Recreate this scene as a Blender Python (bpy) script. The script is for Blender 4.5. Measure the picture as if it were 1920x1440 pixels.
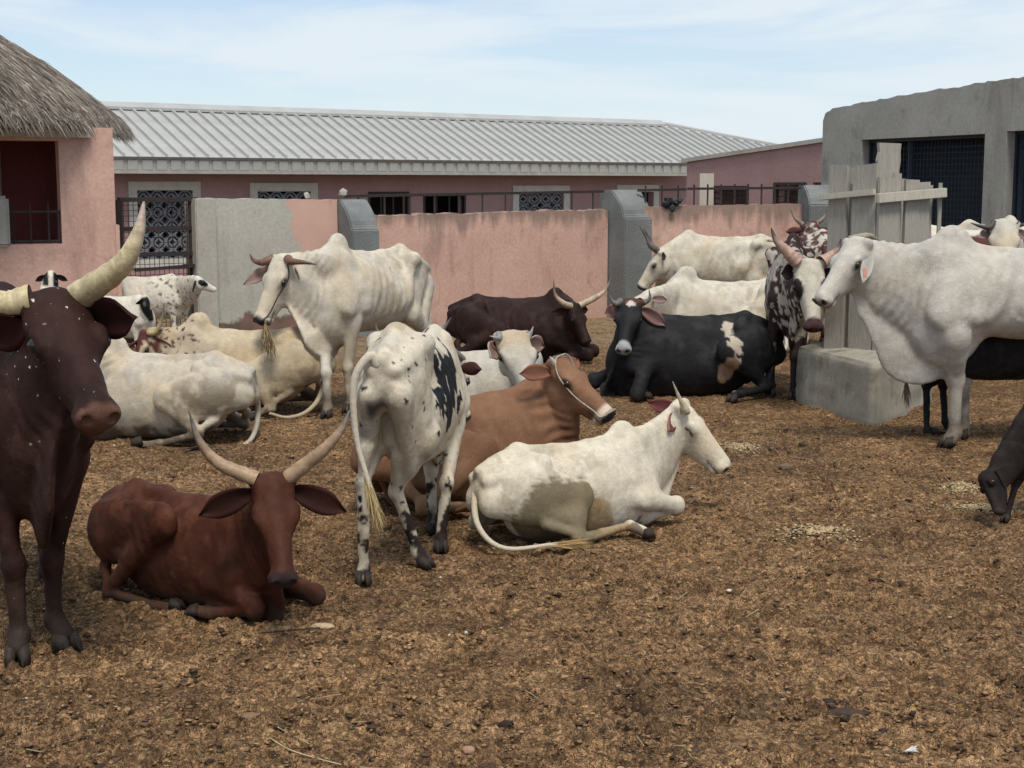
import bpy, math, random
import numpy as np
from mathutils import Vector, Matrix

for o in list(bpy.data.objects): bpy.data.objects.remove(o)
SC = bpy.context.scene
COL = SC.collection
R = math.radians

# ------------------------------------------------------------------ camera
CAM_H, FPX, HOR = 1.85, 2770.0, 345.0            # eye height (m), focal length and horizon row for a 1920x1440 frame
PITCH = math.atan((720 - HOR) / FPX)
cam_d = bpy.data.cameras.new("camera"); cam = bpy.data.objects.new("camera", cam_d); COL.objects.link(cam)
cam.location = (0, 0, CAM_H); cam.rotation_euler = (math.pi/2 - PITCH, 0, 0)
cam_d.sensor_width = 36; cam_d.lens = 36*FPX/1920; cam_d.clip_end = 3000
SC.camera = cam

# ------------------------------------------------------------------ sky, sun, exposure
SUN_EL, SUN_AZ = R(60), R(168)                   # azimuth measured from +Y towards +X
wd = bpy.data.worlds.new("World"); SC.world = wd; wd.use_nodes = True
nt = wd.node_tree; nt.nodes.clear()
def wn(t, **k):
    n = nt.nodes.new(t)
    for a, b in k.items(): setattr(n, a, b)
    return n
sky = wn('ShaderNodeTexSky', sky_type='NISHITA', sun_disc=False, sun_elevation=SUN_EL, sun_rotation=SUN_AZ, air_density=1.1, dust_density=.15, ozone_density=2.5)
bg1 = wn('ShaderNodeBackground'); bg1.inputs[1].default_value = 0.075
bg2 = wn('ShaderNodeBackground'); bg2.inputs[0].default_value = (0.77, 0.85, 0.91, 1); bg2.inputs[1].default_value = 0.68
tint = wn('ShaderNodeMix', data_type='RGBA', blend_type='MULTIPLY'); tint.inputs[0].default_value = 1; tint.inputs[7].default_value = (.86, .95, 1.12, 1)
nt.links.new(sky.outputs[0], tint.inputs[6]); nt.links.new(tint.outputs[2], bg1.inputs[0])
tc = wn('ShaderNodeTexCoord'); mp = wn('ShaderNodeMapping'); mp.inputs['Scale'].default_value = (1.5, 1.5, 9); mp.inputs['Rotation'].default_value = (0, R(9), R(20))
n1 = wn('ShaderNodeTexNoise'); n1.inputs['Scale'].default_value = 2.6; n1.inputs['Detail'].default_value = 7; n1.inputs['Roughness'].default_value = .58; n1.inputs['Distortion'].default_value = .5
cr = wn('ShaderNodeValToRGB'); cr.color_ramp.elements[0].position = .40; cr.color_ramp.elements[1].position = .58
cr.color_ramp.elements[0].color = (.42, .42, .42, 1); cr.color_ramp.elements[1].color = (.95, .95, .95, 1)
mx = wn('ShaderNodeMixShader'); ow = wn('ShaderNodeOutputWorld')
nt.links.new(tc.outputs['Generated'], mp.inputs[0]); nt.links.new(mp.outputs[0], n1.inputs[0]); nt.links.new(n1.outputs[0], cr.inputs[0])
nt.links.new(cr.outputs[0], mx.inputs[0]); nt.links.new(bg1.outputs[0], mx.inputs[1]); nt.links.new(bg2.outputs[0], mx.inputs[2]); nt.links.new(mx.outputs[0], ow.inputs[0])
sl = bpy.data.lights.new("sun", 'SUN'); sl.energy = 2.1; sl.angle = R(17); sl.color = (1, .93, .81)
sun = bpy.data.objects.new("sun", sl); COL.objects.link(sun)
sd = Vector((math.sin(SUN_AZ)*math.cos(SUN_EL), math.cos(SUN_AZ)*math.cos(SUN_EL)*1, math.sin(SUN_EL)))
sun.rotation_euler = sd.to_track_quat('Z', 'Y').to_euler()
SC.view_settings.view_transform = 'Standard'; SC.view_settings.look = 'None'
SC.view_settings.exposure = .58; SC.view_settings.gamma = 1
SC.render.engine = 'CYCLES'

# ------------------------------------------------------------------ projection helpers (photo pixel + depth -> place)
CP, SP = math.cos(PITCH), math.sin(PITCH)
def ray(px, py):
    x = (px-960)/FPX; y = (720-py)/FPX
    return np.array([x, CP + y*SP, -SP + y*CP])
def W(px, py, Y):
    d = ray(px, py); return np.array([0, 0, CAM_H]) + d*(Y/d[1])
def G(px, py):
    d = ray(px, py); return np.array([0, 0, CAM_H]) + d*(-CAM_H/d[2])
class Pl:                                          # vertical plane Y = a + b X
    def __init__(s, a, b): s.a, s.b = a, b; s.q = math.hypot(1, b)
    @property
    def u(s): return np.array([1, s.b, 0])/s.q
    @property
    def n(s): return np.array([s.b, -1, 0])/s.q    # towards the camera
    def at(s, px, py):
        d = ray(px, py); t = s.a/(d[1]-s.b*d[0]); return np.array([0, 0, CAM_H]) + d*t
    def off(s, d): return Pl(s.a - d*s.q, s.b)
    def uv(s, px, py):
        p = s.at(px, py); return np.array([(p[0]*s.u[0] + (p[1]-s.a)*s.u[1]), p[2]])
    def p3(s, u, z, d=0): 
        p = np.array([0, s.a, 0]) + s.u*u + s.n*d; p[2] = z; return p
def plane2(p, q):
    b = (q[1]-p[1])/(q[0]-p[0]); return Pl(p[1]-b*p[0], b)

# ------------------------------------------------------------------ numpy gradient noise
_rng = np.random.RandomState(7)
_perm = np.concatenate([_rng.permutation(512)]*3).astype(np.int32)
_g = _rng.normal(size=(512, 3)).astype(np.float32); _g /= np.linalg.norm(_g, axis=1)[:, None]
def noise(P):
    P = np.asarray(P, np.float32); i = np.floor(P).astype(np.int32); f = P - i; i &= 511
    u = f*f*f*(f*(f*6-15)+10); out = 0
    for dx in (0, 1):
        wx = u[..., 0] if dx else 1-u[..., 0]
        for dy in (0, 1):
            wy = u[..., 1] if dy else 1-u[..., 1]
            for dz in (0, 1):
                wz = u[..., 2] if dz else 1-u[..., 2]
                h = _perm[_perm[_perm[i[..., 0]+dx]+i[..., 1]+dy]+i[..., 2]+dz]
                g = _g[h]
                out = out + wx*wy*wz*(g[..., 0]*(f[..., 0]-dx)+g[..., 1]*(f[..., 1]-dy)+g[..., 2]*(f[..., 2]-dz))
    return out*1.5
def fbm(P, sc=1, oc=4, off=0, gain=.5):
    P = np.asarray(P, np.float32)*sc + np.float32(off); s = 0; a = 1
    for _ in range(oc):
        s = s + a*noise(P); P = P*2.03 + 17.3; a *= gain
    return s
def sst(a, b, x):
    t = np.clip((x-a)/(b-a), 0, 1); return t*t*(3-2*t)

# ------------------------------------------------------------------ mesh helpers
def new_mesh(name, V, F, cols=None, smooth=False):
    me = bpy.data.meshes.new(name); V = np.asarray(V, np.float32)
    if isinstance(F, np.ndarray):
        k = F.shape[1]; n = len(F)
        me.vertices.add(len(V)); me.vertices.foreach_set('co', V.ravel())
        me.loops.add(n*k); me.loops.foreach_set('vertex_index', F.astype(np.int32).ravel())
        me.polygons.add(n); me.polygons.foreach_set('loop_start', np.arange(0, n*k, k, dtype=np.int32))
        me.update(calc_edges=True); me.validate()
    else:
        me.from_pydata([tuple(map(float, v)) for v in V], [], [tuple(f) for f in F]); me.update()
    if smooth: me.polygons.foreach_set('use_smooth', np.ones(len(me.polygons), bool))
    if cols is not None:
        at = me.attributes.new('Col', 'FLOAT_COLOR', 'POINT')
        c = np.ones((len(V), 4), np.float32); c[:, :3] = cols; at.data.foreach_set('color', c.ravel())
    return me
def link(name, me, mat, parent=None, loc=None):
    o = bpy.data.objects.new(name, me); COL.objects.link(o)
    if mat is not None and me is not None and not me.materials: me.materials.append(mat)
    if parent is not None: o.parent = parent
    if loc is not None: o.location = loc
    return o
def tag(o, label=None, cat=None, group=None, kind=None):
    if label: o['label'] = label
    if cat: o['category'] = cat
    if group: o['group'] = group
    if kind: o['kind'] = kind
    return o
def empty(name, loc, label=None, cat=None, group=None):
    o = bpy.data.objects.new(name, None); COL.objects.link(o); o.location = [float(v) for v in loc]; o.empty_display_size = .1
    return tag(o, label, cat, group)
class MB:
    def __init__(s): s.v = []; s.f = []
    def add(s, V, F):
        k = len(s.v); s.v += [np.asarray(v, float) for v in V]; s.f += [tuple(i+k for i in f) for f in F]; return s
    def hexa(s, b, t):                                # bottom quad and top quad, ccw seen from above
        return s.add(list(b)+list(t), [(3,2,1,0),(4,5,6,7),(0,1,5,4),(1,2,6,5),(2,3,7,6),(3,0,4,7)])
    def box(s, c, ax, h):                             # centre, 3 axes, half sizes
        c = np.asarray(c, float); A = [np.asarray(a, float)*q for a, q in zip(ax, h)]
        b = [c+i*A[0]+j*A[1]-A[2] for i, j in ((-1,-1),(1,-1),(1,1),(-1,1))]
        return s.hexa(b, [p+2*A[2] for p in b])
    def bar(s, p, q, w, d=None, up=(0, 0, 1)):
        p = np.asarray(p, float); q = np.asarray(q, float); a = q-p; l = np.linalg.norm(a); a /= l
        up = np.asarray(up, float)
        if abs(a@up) > .95: up = np.array([0, 1., 0])
        x = np.cross(up, a); x /= np.linalg.norm(x); y = np.cross(a, x)
        return s.box((p+q)/2, (x, y, a), (w/2, (d or w)/2, l/2))
    def prism(s, pts, vec):                           # polygon of 3D points swept by vec
        n = len(pts); pts = [np.asarray(p, float) for p in pts]; vec = np.asarray(vec, float)
        s.add(pts+[p+vec for p in pts], [tuple(range(n)), tuple(range(2*n-1, n-1, -1))]+[(i, i+n, (i+1) % n+n, (i+1) % n) for i in range(n)])
        return s
    def mesh(s, name, org=(0, 0, 0), smooth=False, bevel=0):
        V = np.array(s.v)-np.asarray(org, float)
        me = new_mesh(name, V, s.f, smooth=smooth)
        import bmesh
        bm = bmesh.new(); bm.from_mesh(me)
        bmesh.ops.recalc_face_normals(bm, faces=bm.faces)
        if bevel: bmesh.ops.bevel(bm, geom=[e for e in bm.edges if e.calc_face_angle(0) > .4], offset=bevel, segments=2, affect='EDGES', clamp_overlap=True)
        bm.to_mesh(me); bm.free(); return me
    def build(s, name, mat, parent=None, smooth=False, bevel=0):
        org = np.zeros(3)
        if parent is not None: org = np.array(parent.location) if parent.parent is None else np.array(parent.location)+np.array(parent.parent.location)
        V = np.array(s.v); lo, hi = V.min(0), V.max(0); c = (lo+hi)/2; c[2] = lo[2]
        return link(name, s.mesh(name, c, smooth, bevel), mat, parent, loc=c-org)

# ------------------------------------------------------------------ materials
class NM:
    def __init__(s, name):
        s.m = bpy.data.materials.new(name); s.m.use_nodes = True; s.t = s.m.node_tree; s.b = s.t.nodes['Principled BSDF']
        s.co = s.n('ShaderNodeTexCoord').outputs['Object']
    def n(s, t, **k):
        x = s.t.nodes.new(t)
        for a, b in k.items(): setattr(x, a, b)
        return x
    def l(s, a, b): s.t.links.new(a, b)
    def inp(s, i, v):
        if hasattr(v, 'links') or hasattr(v, 'is_linked'): s.l(v, i)
        else: i.default_value = v
    def map(s, scale=(1, 1, 1), rot=(0, 0, 0), loc=(0, 0, 0)):
        x = s.n('ShaderNodeMapping'); s.l(s.co, x.inputs[0]); x.inputs['Scale'].default_value = scale; x.inputs['Rotation'].default_value = rot; x.inputs['Location'].default_value = loc; return x.outputs[0]
    def noise(s, sc, det=4, rough=.55, vec=None, dist=0):
        x = s.n('ShaderNodeTexNoise'); s.l(vec if vec is not None else s.co, x.inputs['Vector']); x.inputs['Scale'].default_value = sc; x.inputs['Detail'].default_value = det; x.inputs['Roughness'].default_value = rough; x.inputs['Distortion'].default_value = dist; return x.outputs[0]
    def ramp(s, fac, stops):
        x = s.n('ShaderNodeValToRGB'); e = x.color_ramp.elements
        while len(e) < len(stops): e.new(.5)
        for q, (p, c) in zip(e, stops): q.position = p; q.color = (*c, 1) if len(c) == 3 else c
        s.l(fac, x.inputs[0]); return x.outputs[0]
    def step(s, fac, a, b): return s.ramp(fac, [(a, (0, 0, 0)), (b, (1, 1, 1))])
    def mix(s, f, a, b, mode='MIX'):
        x = s.n('ShaderNodeMix', data_type='RGBA', blend_type=mode)
        for i, v in ((0, f), (6, a), (7, b)):
            if isinstance(v, tuple): v = (*v, 1) if len(v) == 3 else v
            s.inp(x.inputs[i], v)
        return x.outputs[2]
    def math(s, op, a, b=0.0):
        x = s.n('ShaderNodeMath', operation=op); s.inp(x.inputs[0], a); s.inp(x.inputs[1], b); return x.outputs[0]
    def bump(s, h, strength=.3, dist=.02, prev=None):
        x = s.n('ShaderNodeBump'); x.inputs['Strength'].default_value = strength; x.inputs['Distance'].default_value = dist; s.l(h, x.inputs['Height'])
        if prev is not None: s.l(prev, x.inputs['Normal'])
        return x.outputs[0]
    def fin(s, col, rough=.8, normal=None, spec=.3, metal=0):
        if isinstance(col, tuple): col = (*col, 1) if len(col) == 3 else col
        s.inp(s.b.inputs['Base Color'], col); s.inp(s.b.inputs['Roughness'], rough); s.b.inputs['Specular IOR Level'].default_value = spec; s.b.inputs['Metallic'].default_value = metal
        if normal is not None: s.l(normal, s.b.inputs['Normal'])
        return s.m
    def attr(s, name='Col'): 
        x = s.n('ShaderNodeAttribute', attribute_name=name); return x
def plain(name, c, rough=.7, var=.25, sc=12, bs=.15, spec=.3, metal=0):
    k = NM(name); a = k.noise(sc, 5); d = tuple(v*(1-var) for v in c); e = tuple(min(1, v*(1+var)) for v in c)
    return k.fin(k.ramp(a, [(.3, d), (.7, e)]), rough, k.bump(k.noise(sc*6, 3), bs, .01), spec, metal)

def mat_plaster(name, c, c2, stain=(.10, .075, .06), amount=.5, patch=None, top=None):
    k = NM(name)
    base = k.ramp(k.noise(1.3, 6, .6), [(.3, c), (.7, c2)])
    fine = k.ramp(k.noise(28, 4), [(.3, (.86, .86, .86)), (.7, (1.06, 1.06, 1.06))])
    col = k.mix(1.0, base, fine, 'MULTIPLY')
    st = k.noise(1.0, 6, .62, k.map((2.6, 2.6, .55)), .6)                    # run-down streaks
    stm = k.math('MULTIPLY', k.step(st, .52, .72), amount)
    col = k.mix(stm, col, stain)
    bl = k.math('MULTIPLY', k.step(k.noise(2.2, 7, .7), .575, .69), amount*.8)
    col = k.mix(bl, col, tuple(v*.8 for v in stain))
    sp = k.step(k.noise(55, 2), .66, .72); col = k.mix(k.math('MULTIPLY', sp, .35), col, stain)
    if top:                                                                   # grime that ran down from the wall top
        sx = k.n('ShaderNodeSeparateXYZ'); k.l(k.co, sx.inputs[0]); v = k.math('ADD', sx.outputs[2], k.math('MULTIPLY', k.noise(1.0, 5, .6, k.map((5, 5, .7))), .9))
        mr = k.n('ShaderNodeMapRange'); k.l(v, mr.inputs[0]); mr.inputs[1].default_value = top+.40; mr.inputs[2].default_value = top+.58
        col = k.mix(k.math('MULTIPLY', mr.outputs[0], .7), col, (.17, .125, .10))
        mr = k.n('ShaderNodeMapRange'); k.l(v, mr.inputs[0]); mr.inputs[1].default_value = .78; mr.inputs[2].default_value = .42; col = k.mix(k.math('MULTIPLY', mr.outputs[0], .22), col, (.26, .17, .12))
    if patch: col = patch(k, col)
    b = k.bump(k.noise(6, 5), .25, .02); b = k.bump(k.noise(70, 3), .25, .005, b)
    return k.fin(col, .88, b, .2)
PINK = mat_plaster('pink_render', (.53, .33, .265), (.62, .405, .335), amount=.5, top=1.36)
PINK_H = mat_plaster('hut_pink_render', (.52, .32, .262), (.61, .40, .33), amount=.35)
PINK_D = mat_plaster('maroon_paint', (.19, .055, .058), (.24, .075, .075), (.05, .02, .02), .3)
PINK_F = mat_plaster('far_pink_render', (.33, .205, .20), (.39, .245, .235), amount=.12)
CEM = mat_plaster('grey_cement', (.31, .30, .27), (.41, .395, .355), (.13, .12, .10), .5)
CEM_L = mat_plaster('pale_cement', (.38, .36, .31), (.47, .445, .39), (.17, .15, .12), .5)
BLOCKM = mat_plaster('worn_block_cement', (.27, .25, .205), (.37, .345, .285), (.12, .105, .08), .75)
def _pillar():
    k = NM('blue_grey_roughcast'); n = k.noise(45, 5, .7)
    col = k.mix(k.step(k.noise(2, 5), .45, .75), (.17, .18, .18), (.27, .28, .28)); col = k.mix(k.math('MULTIPLY', k.step(n, .58, .7), .4), col, (.36, .37, .37))
    return k.fin(col, .9, k.bump(n, .9, .02), .2)
PILLAR = _pillar()
def _roof():
    k = NM('roof_sheet'); s = k.noise(1.5, 6, .6, k.map((1, 1, 1)))
    col = k.ramp(s, [(.3, (.34, .34, .33)), (.7, (.44, .44, .43))]); col = k.mix(k.math('MULTIPLY', k.step(k.noise(18, 4), .62, .72), .25), col, (.3, .29, .27)); col = k.mix(k.math('MULTIPLY', k.step(k.noise(2.2, 6, .7, None, .8), .56, .72), .38), col, (.24, .215, .185))
    return k.fin(col, .42, k.bump(k.noise(3, 3), .1, .02), .35, 0)
ROOF = _roof()
FASC = plain('fascia_sheet', (.33, .325, .30), .55, .15, 4)
WHITE = plain('white_surround', (.50, .48, .43), .8, .12, 6)
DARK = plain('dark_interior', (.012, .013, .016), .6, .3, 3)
IRON = plain('rusty_dark_iron', (.035, .026, .025), .65, .45, 40, .3)
BREEZE = plain('blue_grey_block', (.17, .18, .20), .85, .25, 14)
def _wood(name, c, c2, sc=1):
    k = NM(name); g = k.noise(9*sc, 6, .65, k.map((5, 5, .35)), 1.2); f = k.noise(60*sc, 3, .6, k.map((4, 4, .25)))
    col = k.ramp(g, [(.25, c), (.75, c2)]); col = k.mix(k.math('MULTIPLY', k.step(f, .55, .7), .55), col, tuple(v*.42 for v in c))
    col = k.mix(k.math('MULTIPLY', k.step(k.noise(3, 4), .6, .75), .5), col, tuple(v*.6 for v in c2))
    return k.fin(col, .88, k.bump(f, .35, .006), .2)
WOOD = _wood('weathered_plank', (.27, .25, .215), (.40, .375, .33))
WOOD_L = _wood('pale_batten', (.42, .39, .33), (.54, .50, .43))
def vmat(name, rough=.7, spec=.3, fine=90, amt=.2, bs=.2, bd=.004, sheen=0):
    k = NM(name); a = k.attr().outputs['Color']
    n = k.noise(fine, 4, .65); v = k.ramp(n, [(.25, (1-amt,)*3), (.75, (1+amt,)*3)])
    m = k.fin(k.mix(1.0, a, v, 'MULTIPLY'), rough, k.bump(n, bs, bd), spec)
    if sheen: k.b.inputs['Sheen Weight'].default_value = sheen; k.b.inputs['Sheen Roughness'].default_value = .5
    return m
# ------------------------------------------------------------------ ground
def graded(parts):
    out = [parts[0][0]]
    for a, b, st in parts:
        n = max(1, int(round((b-a)/st))); out += list(a+(b-a)*np.arange(1, n+1)/n)
    return np.array(out)
def ground_h(P):
    X, Y = P[:, 0], P[:, 1]; Q = np.stack([X, Y, X*0], 1)
    h = .018*fbm(Q, 1.1, 2, 3.1) + .016*fbm(Q, 4.5, 3, 9.7)
    c = fbm(Q, 16, 3, 5.5); lump = sst(-.1, .6, fbm(Q, 1.7, 3, 21))
    h += (.013+.022*lump)*np.abs(c) + .009*fbm(Q, 42, 2, 2.2)
    return h*(.25+.75*np.exp(-np.maximum(0, np.abs(X)-9)/4)) - .012
gx = graded([(-400, -40, 60), (-40, -9, 2.5), (-9, -5, .08), (-5, -2.6, .028), (-2.6, 2.6, .0155), (2.6, 5, .028), (5, 9, .08), (9, 40, 2.5), (40, 400, 60)])
gy = graded([(-60, 0, 6), (0, 4.3, .12), (4.3, 8.2, .0135), (8.2, 12, .024), (12, 23, .05), (23, 60, 1), (60, 600, 60)])
GX, GY = np.meshgrid(gx, gy, indexing='ij'); Vg = np.stack([GX.ravel(), GY.ravel(), 0*GX.ravel()], 1)
Vg[:, 2] = ground_h(Vg)
def hoof_prints():
    r = np.random.RandomState(31); Z = Vg[:, 2].reshape(GX.shape)
    for _ in range(1500):
        y = 4.2*(11/4.2)**r.rand(); x = (r.rand()*2-1)*(.38*y+.2); a = r.rand()*6.28; q = .035+.02*r.rand(); dp = .010+.016*r.rand()
        i0, i1 = np.searchsorted(gx, (x-.14, x+.14)); j0, j1 = np.searchsorted(gy, (y-.14, y+.14))
        X, Y = GX[i0:i1, j0:j1]-x, GY[i0:i1, j0:j1]-y; u = X*math.cos(a)+Y*math.sin(a); v = -X*math.sin(a)+Y*math.cos(a)
        for sg in (-1, 1):
            d = np.sqrt((u/(q*1.35))**2+((v-sg*q*.55)/(q*.6))**2); Z[i0:i1, j0:j1] -= dp*np.exp(-d**4)
        d = np.sqrt((u/(q*1.5))**2+(v/(q*1.3))**2); Z[i0:i1, j0:j1] += dp*.5*np.exp(-((d-1.25)/.3)**2)
    Vg[:, 2] = Z.ravel()
hoof_prints()
ni, nj = GX.shape; I = np.arange(ni*nj).reshape(ni, nj)
Fg = np.stack([I[:-1, :-1], I[1:, :-1], I[1:, 1:], I[:-1, 1:]], -1).reshape(-1, 4)
def _ground():
    k = NM('trampled_dung_earth')
    big = k.noise(.55, 5, .6); mid = k.noise(3.2, 6, .65); fine = k.noise(30, 6, .75); vf = k.noise(140, 4, .7)
    wob = k.n('ShaderNodeVectorMath', operation='ADD'); k.l(k.co, wob.inputs[0]); nz = k.n('ShaderNodeTexNoise'); k.l(k.co, nz.inputs['Vector']); nz.inputs['Scale'].default_value = 45; nz.inputs['Detail'].default_value = 3
    sc_ = k.n('ShaderNodeVectorMath', operation='SCALE'); k.l(nz.outputs['Color'], sc_.inputs[0]); sc_.inputs['Scale'].default_value = .035; k.l(sc_.outputs[0], wob.inputs[1])
    def vor(scale):
        v = k.n('ShaderNodeTexVoronoi'); k.l(wob.outputs[0], v.inputs['Vector']); v.inputs['Scale'].default_value = scale; s = k.n('ShaderNodeSeparateColor'); k.l(v.outputs['Color'], s.inputs[0]); return v.outputs['Distance'], s.outputs[0], s.outputs[1]
    d1, r1, q1 = vor(42); d2, r2, q2 = vor(95)
    col = k.ramp(mid, [(.30, (.145, .086, .045)), (.5, (.275, .168, .088)), (.72, (.41, .262, .143))])
    col = k.mix(k.math('MULTIPLY', k.step(big, .46, .60), .55), col, (.135, .084, .05)); col = k.mix(k.math('MULTIPLY', k.step(k.noise(.9, 5, .6, k.map((1, 1, 1), (0, 0, 0), (7, 3, 0))), .54, .68), .45), col, (.36, .225, .115))
    col = k.mix(1.0, col, k.ramp(r1, [(.0, (.45, .43, .41)), (.45, (.9, .9, .9)), (1, (1.45, 1.42, 1.38))]), 'MULTIPLY')
    col = k.mix(1.0, col, k.ramp(r2, [(.0, (.58, .56, .55)), (.5, (1, 1, 1)), (1, (1.4, 1.38, 1.34))]), 'MULTIPLY')
    col = k.mix(1.0, col, k.ramp(fine, [(.33, (.35, .32, .30)), (.47, (.95, .94, .93)), (.70, (1.35, 1.32, 1.27))]), 'MULTIPLY')
    col = k.mix(k.math('MULTIPLY', k.step(k.noise(7, 6, .7), .575, .65), .65), col, (.052, .034, .024))
    # the straw-pale trodden strip along the foot of the yard wall
    sx = k.n('ShaderNodeSeparateXYZ'); k.l(k.co, sx.inputs[0])
    yy = k.math('SUBTRACT', sx.outputs[1], k.math('MULTIPLY', sx.outputs[0], .45)); yy = k.math('ADD', yy, k.math('MULTIPLY', k.noise(1.2, 5), 2.2))
    stp = k.n('ShaderNodeMapRange'); k.l(yy, stp.inputs[0]); stp.inputs[1].default_value = 16.6; stp.inputs[2].default_value = 18.2
    col = k.mix(k.math('MULTIPLY', stp.outputs[0], k.step(k.noise(5, 5), .35, .6)), col, (.33, .25, .16))
    h1 = k.math('MULTIPLY', k.math('SUBTRACT', 1.0, d1), k.math('ADD', r1, .3)); h2 = k.math('MULTIPLY', k.math('SUBTRACT', 1.0, d2), k.math('ADD', q2, .3))
    b = k.bump(mid, .4, .03); b = k.bump(h1, 1.0, .022, b); b = k.bump(h2, 1.0, .010, b); b = k.bump(fine, .7, .010, b); b = k.bump(vf, .5, .004, b)
    return k.fin(col, .92, b, .15)
EARTH = _ground()
gr = link('ground', new_mesh('ground', Vg, Fg, smooth=True), EARTH); tag(gr, kind='structure')

def ico():
    import bmesh
    bm = bmesh.new(); bmesh.ops.create_icosphere(bm, subdivisions=1, radius=1); V = np.array([v.co[:] for v in bm.verts]); F = np.array([[v.index for v in f.verts] for f in bm.faces]); bm.free(); return V, F
ICO = ico()
rs = np.random.RandomState(11)
def scatter(name, n, area, size, flat, cols, label, cat, mat, thr=None, sink=.3, seed=0, power=2.0):
    r = np.random.RandomState(seed); V0, F0 = ICO; pts = []
    while len(pts) < n:
        t = r.rand(n*3); Y = area[2]*(area[3]/area[2])**t; X = (r.rand(n*3)*2-1)*np.minimum(.40*Y+.3, 9)
        P = np.stack([X, Y, X*0], 1)
        if thr is not None: P = P[fbm(P, 1.7, 3, 21)+.3*fbm(P, 6, 2, 4) > thr + .25*r.randn(len(P))]
        pts += list(P)
    P = np.array(pts[:n]); P[:, 2] = ground_h(P)
    s = size[0]+(size[1]-size[0])*r.rand(n)**power
    A = r.rand(n)*6.28; sx = s*(.7+.8*r.rand(n)); sy = s*(.6+.5*r.rand(n)); sz = s*flat*(.6+.8*r.rand(n))
    J = V0[None]*(1+.42*r.randn(n, len(V0), 1))
    x = J[..., 0]*sx[:, None]; y = J[..., 1]*sy[:, None]; z = J[..., 2]*sz[:, None]
    ca, sa = np.cos(A)[:, None], np.sin(A)[:, None]
    V = np.stack([x*ca-y*sa+P[:, :1], x*sa+y*ca+P[:, 1:2], z+P[:, 2:]+sz[:, None]*(1-sink)*.6], -1)
    c = np.array(cols)[r.randint(len(cols), size=n)]*(.75+.5*r.rand(n, 1)); C = np.repeat(c[:, None], len(V0), 1)
    F = (F0[None]+np.arange(n)[:, None, None]*len(V0)).reshape(-1, 3)
    return tag(link(name, new_mesh(name, V.reshape(-1, 3), F, C.reshape(-1, 3)), mat), label, cat, kind='stuff')
CLOD = vmat('crumb_colours', .92, .12, 70, .3, .4, .004)
scatter('dung_crumbs', 40000, (0, 0, 4.2, 13), (.003, .012), .4, [(.13, .078, .042), (.17, .102, .054), (.23, .14, .074), (.27, .168, .09), (.32, .20, .11), (.085, .055, .036)], 'dark crumbs of trodden dung all over the yard', 'dung', CLOD, -.4, seed=3, power=2.2)
scatter('dung_lumps', 2200, (0, 0, 4.2, 14), (.006, .019), .33, [(.085, .055, .036), (.07, .046, .032), (.11, .07, .043)], 'darker trodden dung lumps in patches', 'dung', CLOD, .22, seed=13, power=2.0)
scatter('dung_clods', 170, (0, 0, 4.3, 11), (.012, .030), .30, [(.04, .028, .022), (.06, .04, .028)], 'dark flat dung clods lying about the yard', 'dung', CLOD, .30, seed=5)
scatter('pebbles', 260, (0, 0, 4.3, 18), (.003, .011), .6, [(.45, .38, .30), (.36, .25, .17), (.55, .50, .44)], 'small pale pebbles and chips strewn on the earth', 'pebbles', CLOD, None, seed=8, power=3)
def straws():
    r = np.random.RandomState(4); m = MB()
    for i in range(170):
        Y = 4.4*(20/4.4)**r.rand(); X = (r.rand()*2-1)*.4*Y; a = r.rand()*3.14; l = .015+.07*r.rand()**3; w = .0016*(1+Y/8)
        z = float(ground_h(np.array([[X, Y, 0]]))[0])+.012; d = np.array([math.cos(a), math.sin(a), .12*r.randn()])*l
        m.bar(np.array([X, Y, z])-d, np.array([X, Y, z])+d, w, w)
    return m
tag(straws().build('straw_bits', plain('dry_straw', (.36, .27, .15), .8, .3, 30)), 'bits of dry straw strewn over the yard', 'straw', kind='stuff')

# ------------------------------------------------------------------ long building behind the yard wall
def cells(m, pl, us, zs, hole, d0, d1, zf=None):
    """a wall in plane coordinates: grid cells that hole(u,z) leaves filled, between depths d0 (front) and d1 (back)"""
    us = sorted(us); zs = sorted(zs); zf = zf or (lambda u, z: z)
    fill = [[not hole((us[i]+us[i+1])/2, (zs[j]+zs[j+1])/2) for j in range(len(zs)-1)] for i in range(len(us)-1)]
    P = lambda i, j, d: pl.p3(us[i], zf(us[i], zs[j]), d)
    g = lambda i, j: 0 <= i < len(fill) and 0 <= j < len(fill[0]) and fill[i][j]
    for i in range(len(fill)):
        for j in range(len(fill[0])):
            if not fill[i][j]: continue
            A = [P(i, j, d0), P(i+1, j, d0), P(i+1, j+1, d0), P(i, j+1, d0)]; B = [P(i, j, d1), P(i+1, j, d1), P(i+1, j+1, d1), P(i, j+1, d1)]
            m.add(A, [(0, 1, 2, 3)]); m.add(B, [(3, 2, 1, 0)])
            for (a, b, q) in ((0, 1, (i, j-1)), (1, 2, (i+1, j)), (2, 3, (i, j+1)), (3, 0, (i-1, j))):
                if not g(*q): m.add([A[a], B[a], B[b], A[b]], [(0, 1, 2, 3)])
    return m
def rects_hole(rects): return lambda u, z: any(a < u < b and c < z < d for a, b, c, d in rects)
EP = Pl(33.5, .75)                                   # the plane of the eaves
BW = EP.off(-.55)                                    # the wall stands half a metre behind
lb = empty('long_building', EP.p3(-3, 0, -2), 'long low pink building with white ribbed metal roof behind the yard wall', 'building')
e0, e1 = EP.uv(150, 292), EP.uv(1297, 306); zE = (e0[1]+e1[1])/2
fz = EP.uv(700, 320)[1]; fz = zE-.27
RUN, RISE = 2.35, 1.0
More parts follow.
